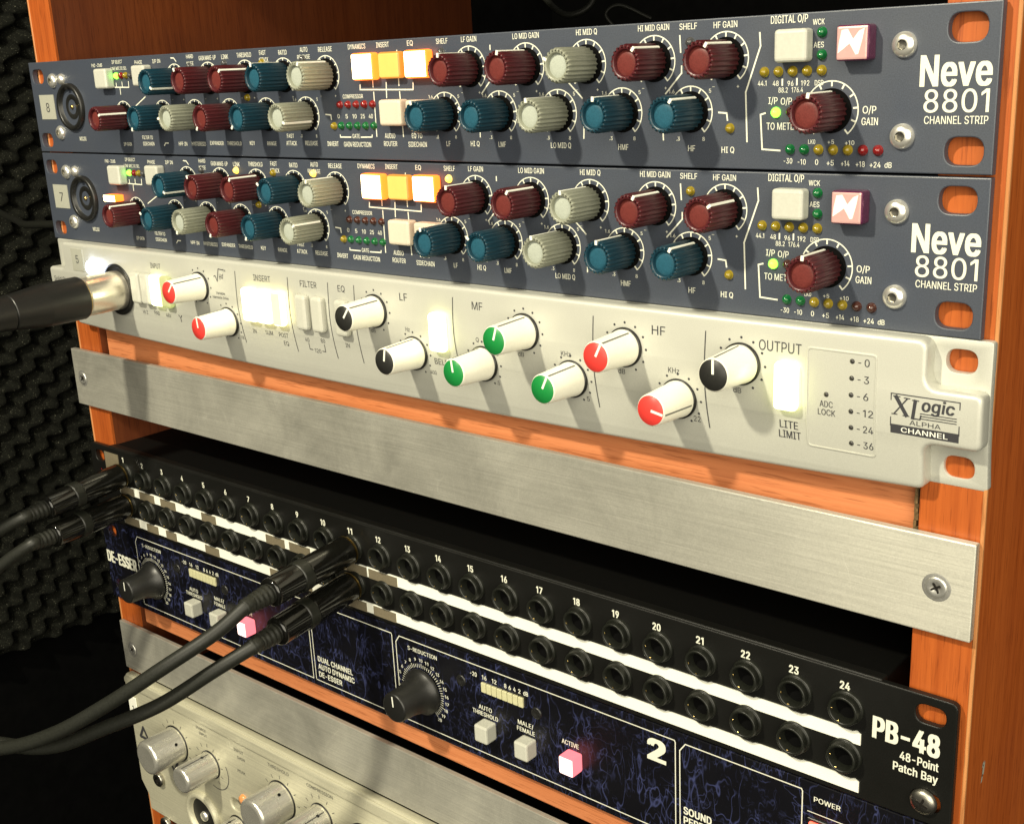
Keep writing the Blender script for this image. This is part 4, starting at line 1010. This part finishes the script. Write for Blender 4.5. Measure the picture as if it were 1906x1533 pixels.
# ---------------------------------------------------------------- drawn aluminium strips
def strip(z0, z1, y0, y1, x0, x1, screws, label):
    t = thing('metal_strip', label, 'metal strip', (245, 0, z0), 'aluminium strips across the cabinet')
    m = MB(); m.box(x0, x1, y0, y1, z0, z1, 0, 0.4, 2)
    m.build('bar', 'alu', t)
    q = MB()
    q.lathe([(3.4, 0.1), (3.3, -0.35), (2.8, -0.55), (1.7, -0.6), (1.2, -0.2), (0.01, -0.1)], n=36)
    q.box(-1.7, 1.7, -0.68, -0.2, -0.3, 0.3, 1); q.box(-0.3, 0.3, -0.69, -0.2, -1.7, 1.7, 1)
    q.lathe([(4.4, -0.02), (3.9, -0.14), (3.2, -0.14)], n=36)
    me = q.data('screw', ['brightsteel', 'socket'])
    for x, z in screws: place('screw', me, t, (x, y0, z), random.uniform(10, 60))
strip(-179.4, -148.7, -0.2, 2.8, -0.3, 486.8, [(8.0, -164.2), (476.0, -164.4)], 'upper drawn aluminium strip screwed across the cabinet under the silver channel strip')
strip(-337.6, -308.0, 0.4, 3.0, 5.6, 487.2, [(15.6, -323.6), (477, -323)], 'lower drawn aluminium strip screwed across the cabinet under the speckled blue-black unit')

# ---------------------------------------------------------------- patch bay
def patch_bay():
    t = thing('patch_bay', 'black patch bay with two rows of numbered jack sockets and white label strips', 'patch bay', (243, 0, -244.6))
    m = MB()
    m.plate(roundpoly(rect(4.0, 484.8, -244.6, -200.6), 2.6), [slot(476.6, -206.9, 9.4, 6.3), slot(476.6, -236.9, 9.4, 6.3), slot(12.8, -207.1, 8.2, 6.2), slot(12.8, -237, 8.2, 6.2)], 0, 2.6, 0.5, res=2)
    p = m.build('front_panel', 'satinblack', t)
    m = MB(); m.box(22, 460.6, 4.6, 200, -243.6, -200.4, 0, 0.9, 3); m.build('chassis', 'lid', t)
    m = MB(); m.box(22, 460.6, 0.5, 5.2, -203.5, -200.0, 0, 0.8, 3); m.build('folded_lip', 'satinblack', t)
    l = MB()
    for k in range(24):
        s = str(k + 1)
        l.text(s, 35.6 + 17.96 * k, -205.6, 1.75 * len(s) - (0.4 if '1' in s else 0), 2.7, bold=0.025)
    l.text('PB-48', 469.3, -216.7, 21.8, 7.4, bold=0.029); l.text('48-Point', 473.9, -223.6, 12.4, 2.9, bold=0.017); l.text('Patch Bay', 472.9, -227.9, 14.4, 2.9, bold=0.017)
    l.build('printed_lettering', 'white_ink', p)
    q = MB(); q.text('1-4', 14.6, -215.6, 4.6, 2.2, y=-0.15); q.build('marker_note', 'red_ink', p)
    # sockets
    q = MB()
    q.lathe([(5.75, 0.1), (5.75, -0.9), (5.5, -1.2), (5.0, -1.25)], n=36)
    thr = []
    h = -1.25
    while h > -3.6:
        thr += [(5.2, h), (4.85, h - 0.3)]; h -= 0.6
    q.lathe(thr + [(5.05, -3.9), (4.75, -4.1), (4.3, -4.1), (4.05, -3.8), (3.9, 0.0)], n=36)
    q.lathe([(3.9, -0.1), (0.01, -0.1)], n=24, mi=1)
    JACK = q.data('jack_socket', ['nut', 'hole'])
    q = MB(); q.box(-1.5, -0.8, -3.9, -3.4, -3.95, -3.5, 0, 0.1, 1)
    q.box(-3.95, -3.6, -3.7, -3.2, -0.6, 0.1, 0, 0.08, 1)
    SPR = q.data('contact', 'gold')
    for r in (0, 1):
        for k in range(24):
            x, z = 37.6 + 17.92 * k, (-212.8, -230.0)[r]
            j = place('jack_socket', JACK, t, (x, 0, z), random.uniform(-10, 10))
            place('contact', SPR, j)
    # label strips with grey tape pieces stuck over them
    for r, (za, zb) in enumerate(((-220.2, -224.9), (-237.6, -242.3))):
        m = MB()
        nt = [(454.8, zb), (454.8, za - 0.8), (453.4, za)]
        for k in range(23, -1, -1):
            x = 37.6 + 17.92 * k
            nt += [(x + 3.2, za), (x + 2.0, za - 0.55), (x - 2.0, za - 0.55), (x - 3.2, za)]  # dips at each nut put the nuts' shadow into the strip outline
        nt = [q for q in nt if q[0] > 30] + [(29.5, za), (29.5, zb)]
        m.plate(nt, [], -0.45, 0.1, 0.0)
        s = m.build('label_strip', 'paper', t)
        segs = ((30.2, 43.0), (48.4, 61.8), (67.6, 80.9), (103.3, 115.1), (154.6, 168.3), (171.8, 186.6), (192, 224.6), (225.9, 243.6)) if r == 0 else ((30.2, 44.0), (51.4, 61.8), (69.0, 78.2), (103.2, 114.6), (155, 185.5), (192.2, 222.6), (227.2, 241.2))
        for a, c in segs:
            q = MB(); q.box(a, c, -0.75, -0.5, zb - 0.15, za - 0.45); q.build('tape_piece', 'tape', s)
    q = MB(); q.box(18.2, 31.4, -0.3, 0.1, -219.0, -203.6); o = q.build('label_tape', 'tape', t); o['label'] = 'blank grey tape at the left end'
    q = MB()
    q.lathe([(4.3, 0.1), (4.3, -0.6), (3.7, -1.4), (2.4, -1.9), (0.01, -2.0)], n=36)
    q.box(-2.1, 2.1, -2.04, -1.5, -0.4, 0.4, 1, ); q.box(-0.4, 0.4, -2.05, -1.5, -2.1, 2.1, 1)
    q.build('screw', ['steel', 'socket'], t, (476.2, -0.4, -236.8), 20)
patch_bay()

# ---------------------------------------------------------------- speckled blue-black unit
def two_channel_unit():
    t = thing('audio_processor', 'blue-black speckled rack unit marked DE-ESSER, under the patch bay', 'rack unit', (243, 0, -292.6))
    m = MB()
    m.plate(roundpoly(rect(3.8, 485.2, -292.6, -245.2), 2.0), [slot(13.0, -251.2, 8.0, 6.2), slot(13.0, -284, 8.0, 6.2), slot(476, -251.2, 8, 6.2), slot(476, -284, 8, 6.2)], 0.3, 3.0, 0.3)
    p = m.build('front_panel', 'marble', t)
    l = MB(); y = 0.18
    top, bot = -249.0, -289.4
    for x0, x1 in ((36.0, 178.9), (180.9, 236.6), (238.9, 384.2), (386.1, 434.9)):
        c = 2.4
        l.line([(x0, bot), (x0, top - c * 1.4), (x0 + c, top), (x1 - 0.4, top), (x1, top - 0.8), (x1, bot)], 0.42, y)
        l.line([(x0, bot), (x1, bot)], 0.42, y)
    T = lambda s, x, z, w, h, **k: l.text(s, x, z, w, h, y=y, **k)
    T('DE-ESSER', 18.9, -267.7, 29.5, 6.6, bold=0.036)
    T('DUAL CHANNEL', 195.6, -277.6, 24.4, 2.7, bold=0.021); T('AUTO DYNAMIC', 195.9, -281.6, 25.4, 2.7, bold=0.021); T('DE-ESSER', 191.4, -285.7, 16.4, 2.7, bold=0.021)
    T('SOUND', 393.6, -276.6, 12.0, 3.0, bold=0.025); T('PERFECTOR', 397.9, -280.7, 20.5, 3.0, bold=0.025)
    T('POWER', 443.9, -251.2, 9.6, 1.9, bold=0.014)
    T('2', 376.0, -256.2, 8.4, 8.6, bold=0.05); T('1', 171.6, -256.2, 4.6, 8.6, bold=0.05)
    l.line([(437, -256.6), (454.5, -256.6)], 0.3, y)
    for o, nm in ((0, 'S-REDUCTION'), (-204.2, 'S-REDUCTION')):
        T(nm, 255.0 + o, -253.0, 17.6, 1.9, bold=0.014)
        T('AUTO', 290.5 + o, -267.9, 7.4, 2.0, bold=0.014); T('THRESHOLD', 290.3 + o, -270.8, 14.2, 2.0, bold=0.014)
        T('MALE/', 312.4 + o, -267.6, 8.2, 2.0, bold=0.014); T('FEMALE', 312.4 + o, -270.6, 9.4, 2.0, bold=0.014); T('ACTIVE', 335.2 + o, -268.2, 8.4, 2.0, bold=0.014)
        for s, x in (('-20', 284.9), ('16', 290.9), ('12', 296.4), ('8', 302.4), ('6', 304.8), ('4', 307.3), ('2', 309.9), ('dB', 313.2)):
            T(s, x + o, -253.5, 1.25 * len(s), 1.9, bold=0.017)
        cx, cz = 253.8 + o, -271.6
        for k in range(51):
            a = math.radians(-140 + 5.6 * k)
            u, v = math.sin(a), math.cos(a)
            l.line([(cx + u * 11.0, cz + v * 11.0), (cx + u * (12.9 if k % 5 == 0 else 12.4), cz + v * (12.9 if k % 5 == 0 else 12.4))], 0.26, y)
        for k in range(21):
            a = -140 + 14 * k
            T(str(k), cx + 14.5 * math.sin(math.radians(a)), cz + 14.5 * math.cos(math.radians(a)), 1.0 * len(str(k)) + 0.1, 1.5, bold=0.015)
    l.build('printed_lettering', 'white_ink', p)
    q = MB()
    q.lathe([(10.6, -0.6), (10.6, -1.6), (9.9, -2.2), (8.4, -5.0), (7.2, -9.0), (6.75, -17.2), (6.3, -17.9), (5.9, -18.0), (0.01, -18.0)], n=48)
    KB = q.data('knob', 'black')
    q = MB(); q.box(-0.3, 0.3, -18.12, -17.9, 0.6, 5.4); KP = q.data('pointer_line', 'whiteline')
    q = MB()
    for k in range(8): q.box(-11.3 + 2.86 * k, -8.75 + 2.86 * k, -0.7, 0.4, -2.2, 2.2, 0, 0.2, 1)
    MT = q.data('level_meter', 'meterseg')
    def cube(f, s):
        q = MB(); q.box(-3.5, 3.5, -6.2, 0.4, -3.9, 3.9, 1, 0.8, 2, front=0); return q.data('push_button', [f, s])
    B0, B1 = cube('milk', 'milk'), cube('glow_redface', 'glow_redside')
    q = MB(); q.lathe([(2.6, 0.3), (2.4, -0.2), (1.5, -0.25), (1.2, 0.0), (0.01, 0.0)], n=24); SC = q.data('screw', 'black')
    for o in (0, -204.2):
        k = place('knob', KB, t, (254.2 + o, 0, -271.6), -4 if o == 0 else 0); place('pointer_line', KP, k)
        place('level_meter', MT, t, (300.8 + o, 0, -257.9))
        for x, me, s in ((292.8, B0, 'unlit white button'), (314.4, B0, 'unlit white button'), (337.6, B1, 'lit red button')):
            e = place('push_button', me, t, (x + o, 0, -276.4 if x < 330 else -274.4)); e['label'] = s
        place('screw', SC, t, (277.5 + o, 0, -259.0)); place('screw', SC, t, (318.5 + o, 0, -260.5))
    q = MB(); q.box(437.2, 452.6, -0.5, 0.6, -275, -258.6, 0, 0.2, 1); fr = q.build('power_switch', 'black', t)
    q = MB(); q.box(438.2, 451.6, -1.8, -0.4, -274, -259.4, 0, 0.5, 2); q.build('switch_rocker', 'glow_power', fr)
    q = MB(); q.box(22, 462, 3.2, 230, -290.6, -246.2); q.build('chassis', 'chassis', t)
two_channel_unit()

# ---------------------------------------------------------------- silver preamplifier at the bottom
def preamp():
    t = thing('microphone_preamplifier', 'silver preamplifier with turned metal knobs at the foot of the cabinet', 'preamplifier', (245, 0, -428))
    m = MB()
    pts = [(5.2, -343.5), (9, -339.6), (486.8, -339.6), (486.8, -428), (14, -428), (14, -418), (8.2, -410), (8.2, -352)]
    m.plate(roundpoly(pts, [2.0, 1.5, 2, 2, 2, 2, 2, 2]), [slot(104, -389, 9, 7)], -2.6, 2.6, 1.2, res=3)
    m.plate(roundpoly(rect(16, 480, -347.4, -340.4), 1.0), [], -4.0, -1.0, 1.2, res=3)
    p = m.build('front_panel', 'aluface', t)
    l = MB(); y = -2.72
    T = lambda s, x, z, w, h, **k: l.text(s, x, z, w, h, y=y, **k)
    T('SOURCE', 79.6, -351.0, 9, 1.6); T('INPUT', 81.0, -354.0, 7, 1.6)
    T('INPUT', 112.5, -352.6, 8.0, 1.7); T('GAIN', 114.0, -356.6, 6.2, 1.7); T('PEAK', 113, -365, 6.6, 1.7)
    T('THRESHOLD', 145.6, -350.8, 17.0, 1.9); T('COMPRESSION', 177.6, -350.8, 19.5, 1.9)
    for cx, cz, r in ((53.0, -369.4, 12.4), (83.4, -371.4, 10.6), (146.0, -368.8, 12.6), (176.8, -366.4, 11)):
        for k in range(11):
            a = math.radians(-140 + 28 * k)
            l.line([(cx + r * math.sin(a), cz + r * math.cos(a)), (cx + (r + 1.8) * math.sin(a), cz + (r + 1.8) * math.cos(a))], 0.4, y)
    l.arc(88.6, -373.0, 11.6, 60, 200, 0.5, y)
    for cx, cz, s in ((19.6, -375.0, 1), (47.0, -386.4, -1)):
        l.line([(cx - 4, cz - 3.2 * s), (cx + 4, cz - 3.2 * s), (cx, cz + 3.6 * s), (cx - 4, cz - 3.2 * s)], 1.9, y)
    l.build('printed_lettering', 'dark_ink', p)
    def kn(r, n):
        q = MB()
        q.lathe([(r * 1.02, -2.8), (r * 1.04, -3.6), (r, -4.2), (r, -20.6), (r * 0.93, -21.8), (r * 0.8, -22.4), (r * 0.74, -22.4), (0.01, -22.2)], n=56)
        return q.data('knob', 'alukn')
    big, small = kn(9.9, 0), kn(7.5, 0)
    q = MB(); q.lathe([(10.9, -2.5), (10.9, -2.9), (9.0, -3.0)], n=48); rb = q.data('knob_ring', 'black')
    q = MB(); q.lathe([(8.4, -2.5), (8.4, -2.9), (7.0, -3.0)], n=48); rs = q.data('knob_ring', 'black')
    q = MB(); q.box(-0.25, 0.25, -21.0, -4.2, 7.35, 7.6); gl = q.data('pointer_groove', 'dark_ink')
    q = MB(); q.lathe([(0.75, -0.2), (0.75, 0.2), (0.01, 0.25)], n=14); hl = q.data('set_screw', 'hole')
    for x, z, me, rg, a in ((53.0, -369.6, big, rb, 60), (84.6, -371.2, small, rs, 8), (145.8, -368.6, big, rb, 35), (177.0, -366.6, small, rs, 35), (104.0, -404.0, small, rs, 0), (208, -368, big, rb, 20), (240, -368, small, rs, 20)):
        k = place('knob', me, t, (x, 0, z), a); place('knob_ring', rg, k)
        if me is small: place('pointer_groove', gl, k)
        R0 = 9.9 if me is big else 7.5
        q = MB(); q.v = []; q.f = []
        vs = []
        for i in range(14):
            g = 2 * math.pi * i / 14
            vs.append((0.9 * math.sin(g), -8.0 + 0.9 * math.cos(g), math.sqrt(R0 * R0 - (0.9 * math.sin(g)) ** 2) + 0.06))
        q.add(vs, [tuple(range(14))]); q.build('set_screw', 'hole', k)
    q = MB(); q.lathe([(15.2, -2.6), (14.6, -5.0), (13.2, -5.6), (12.0, -5.0), (11.4, -2.7), (10.8, -1.0)], n=56); q.lathe([(11.0, -2.68), (0.01, -2.68)], n=40, mi=1)
    cj = q.build('combo_jack', ['aluface', 'black'], t, (72, 0, -409)); q = MB(); q.lathe([(3, -2.7), (2.6, -4), (0.01, -4.2)], n=20); q.build('contact', 'chrome', cj)
    q = MB(); q.lathe([(4.4, -2.6), (4.4, -4.6), (3.9, -5.2), (2.2, -5.2)], n=32); q.lathe([(2.2, -5.2), (2.1, -3.6), (0.01, -3.5)], n=6, mi=1, smooth=False)
    sc_ = q.data('hex_screw', ['steel', 'socket'])
    for x, z in ((30.5, -401.0), (31, -431)): place('hex_screw', sc_, t, (x, 0, z), 15)
    q = MB(); q.box(-4.0, 4.0, -0.5, 0.1, -6.5, 6.5, 0, 0.22, 1); tg = q.build('label_tape', 'paper', t, (13.0, -2.8, -359.6)); tg['label'] = 'white sticker marked 1'
    q = MB(); q.text('1', 0, -1.0, 1.5, 3.6, y=-0.62); q.build('number', 'dark_ink', tg)
    q = MB(); q.lathe([(3.0, -2.6), (2.4, -4.4), (0.01, -5.0)], n=24); o = q.build('indicator_light', 'glow_amberled2', t, (112.0, 0, -382.0)); o['label'] = 'amber lamp by the small knob'
    q = MB(); q.box(20, 465, 2.8, 260, -427, -341.5); q.build('chassis', 'chassis', t)
MAT['glow_amberled2'] = grainy('amber_lamp_lens', (0.75, 0.30, 0.10), 0.25, 0, 0.6, 0.1, 900)
preamp()

# ---------------------------------------------------------------- plugs and leads
def patch_lead(bx, bz, pts, sag, label):
    t = thing('patch_cable', label, 'patch cable', (bx, 0, bz), 'patch cables plugged in pairs')
    b0 = Vector((bx, -4.3, bz)); d = (Vector(pts[0]) - b0).normalized()
    A = lambda s: b0 + d * s
    L = (Vector(pts[0]) - b0).length - 11.0
    m = MB()
    m.tube([A(0.2), A(0.7), A(1.1), A(L * 0.55), A(L * 0.56)], [5.4, 6.5, 6.7, 6.6, 6.5], 28, sharp=True)
    m.tube([A(L * 0.66), A(L * 0.67), A(L - 1.4), A(L - 0.3), A(L)], [6.2, 6.35, 6.3, 6.0, 5.3], 28, sharp=True)
    m.build('plug_shell', 'blackgloss', t)
    m = MB(); m.tube([A(-0.3), A(0.25)], [6.62, 6.74], 32); m.build('plug_collar', 'gold', t)
    m = MB(); m.tube([A(L * 0.55), A(L * 0.56), A(L * 0.66), A(L * 0.67)], [6.2, 6.85, 6.85, 6.2], 28, sharp=True); m.build('grip_ring', 'nut', t)
    m = MB()
    path, rad = [], []
    n = 26
    for k in range(n + 1):
        s = L - 1 + (15.0) * k / n
        path.append(A(s)); rad.append((4.7 - 1.3 * k / n) * (1.0 if k % 4 < 2 else 0.9))
    m.tube(path, rad, 20); m.build('strain_relief', 'rubber', t)
    m = MB(); m.tube(spline([A(L + 8)] + [A(L + 13)] + list(pts[1:]), 14), 3.05, 16); m.build('cable', 'rubber', t)
patch_lead(37.8, -212.8, [(42.0, -60.0, -216.9), (30.9, -72.0, -224.7), (10.4, -88.0, -241.8), (-26.6, -98.0, -272.5), (-60, -104, -320), (-110, -110, -600), (-130, -110, -1495)], 0, 'upper black jack plug and cable at the left end of the patch bay')
patch_lead(37.8, -230.0, [(45.1, -60.0, -230.6), (30.7, -73.0, -242.6), (5.3, -88.0, -266.1), (-33.0, -98.0, -298.6), (-66, -104, -350), (-110, -130, -640), (-150, -130, -1495)], 0, 'lower black jack plug and cable at the left end of the patch bay')
patch_lead(217.0, -212.8, [(220.0, -60.0, -216.4), (213.4, -73.0, -225.5), (198.5, -90.0, -238.7), (177.9, -104.0, -254.9), (152.1, -116.0, -271.8), (121.6, -126.0, -284.9), (64.3, -138.0, -300.2), (0, -150, -296), (-130, -170, -340), (-270, -180, -620), (-320, -180, -1495)], 0, 'black jack plug and long cable in the upper socket right under number 11')
patch_lead(217.0, -230.0, [(220.2, -59.0, -234.6), (210.0, -73.0, -243.1), (191.2, -88.0, -257.9), (169.0, -101.0, -269.9), (143.6, -113.0, -282.4), (118.2, -124.0, -284.9), (71.1, -138.0, -285.9), (10, -150, -276), (-120, -172, -330), (-250, -200, -640), (-290, -200, -1495)], 0, 'black jack plug and long cable in the lower socket below number 11')

def mic_lead():
    t = thing('microphone_cable', 'thick black microphone cable with a satin metal connector in the silver channel strip', 'microphone cable', (65.5, -6, -110.1))
    x, z = 65.5, -110.3
    P = lambda y: (x + 0.0, y, z - 0.022 * (-y - 6))
    m = MB(); m.tube([P(-4.5), P(-6.5), P(-7.2), P(-25.4), P(-26)], [9.2, 9.5, 9.55, 9.3, 9.0], 40, sharp=True); sh = m.build('connector_shell', 'nickel', t)
    m = MB(); m.tube([P(-25.6), P(-26.4), P(-26.6)], [9.0, 9.9, 9.9], 40); m.build('shell_rim', 'gold', sh)
    m = MB(); m.tube([P(-26.6), P(-27.2), P(-46), P(-62), P(-62.4)], [10.0, 10.3, 10.1, 8.3, 7.4], 40, sharp=True); m.build('boot', 'black', t)
    m = MB(); m.tube([P(-62.3), P(-62.9), P(-63.2), P(-82), P(-96)], [7.6, 8.3, 8.2, 6.6, 5.0], 32, sharp=True); m.build('boot_end', 'black', t)
    m = MB(); m.tube(spline([P(-90), P(-100), (60, -118, -122), (40, -140, -150), (0, -170, -210), (-60, -190, -330), (-120, -200, -640), (-180, -200, -1495)], 10), 3.6, 14); m.build('cable', 'rubber', t)
    m = MB(); m.box(-1.0, 1.0, -22, -13, 9.2, 9.75, 0, 0.15, 1); m.build('latch_mark', 'paper', sh, (x - 0.4, 0, z), 10)
mic_lead()
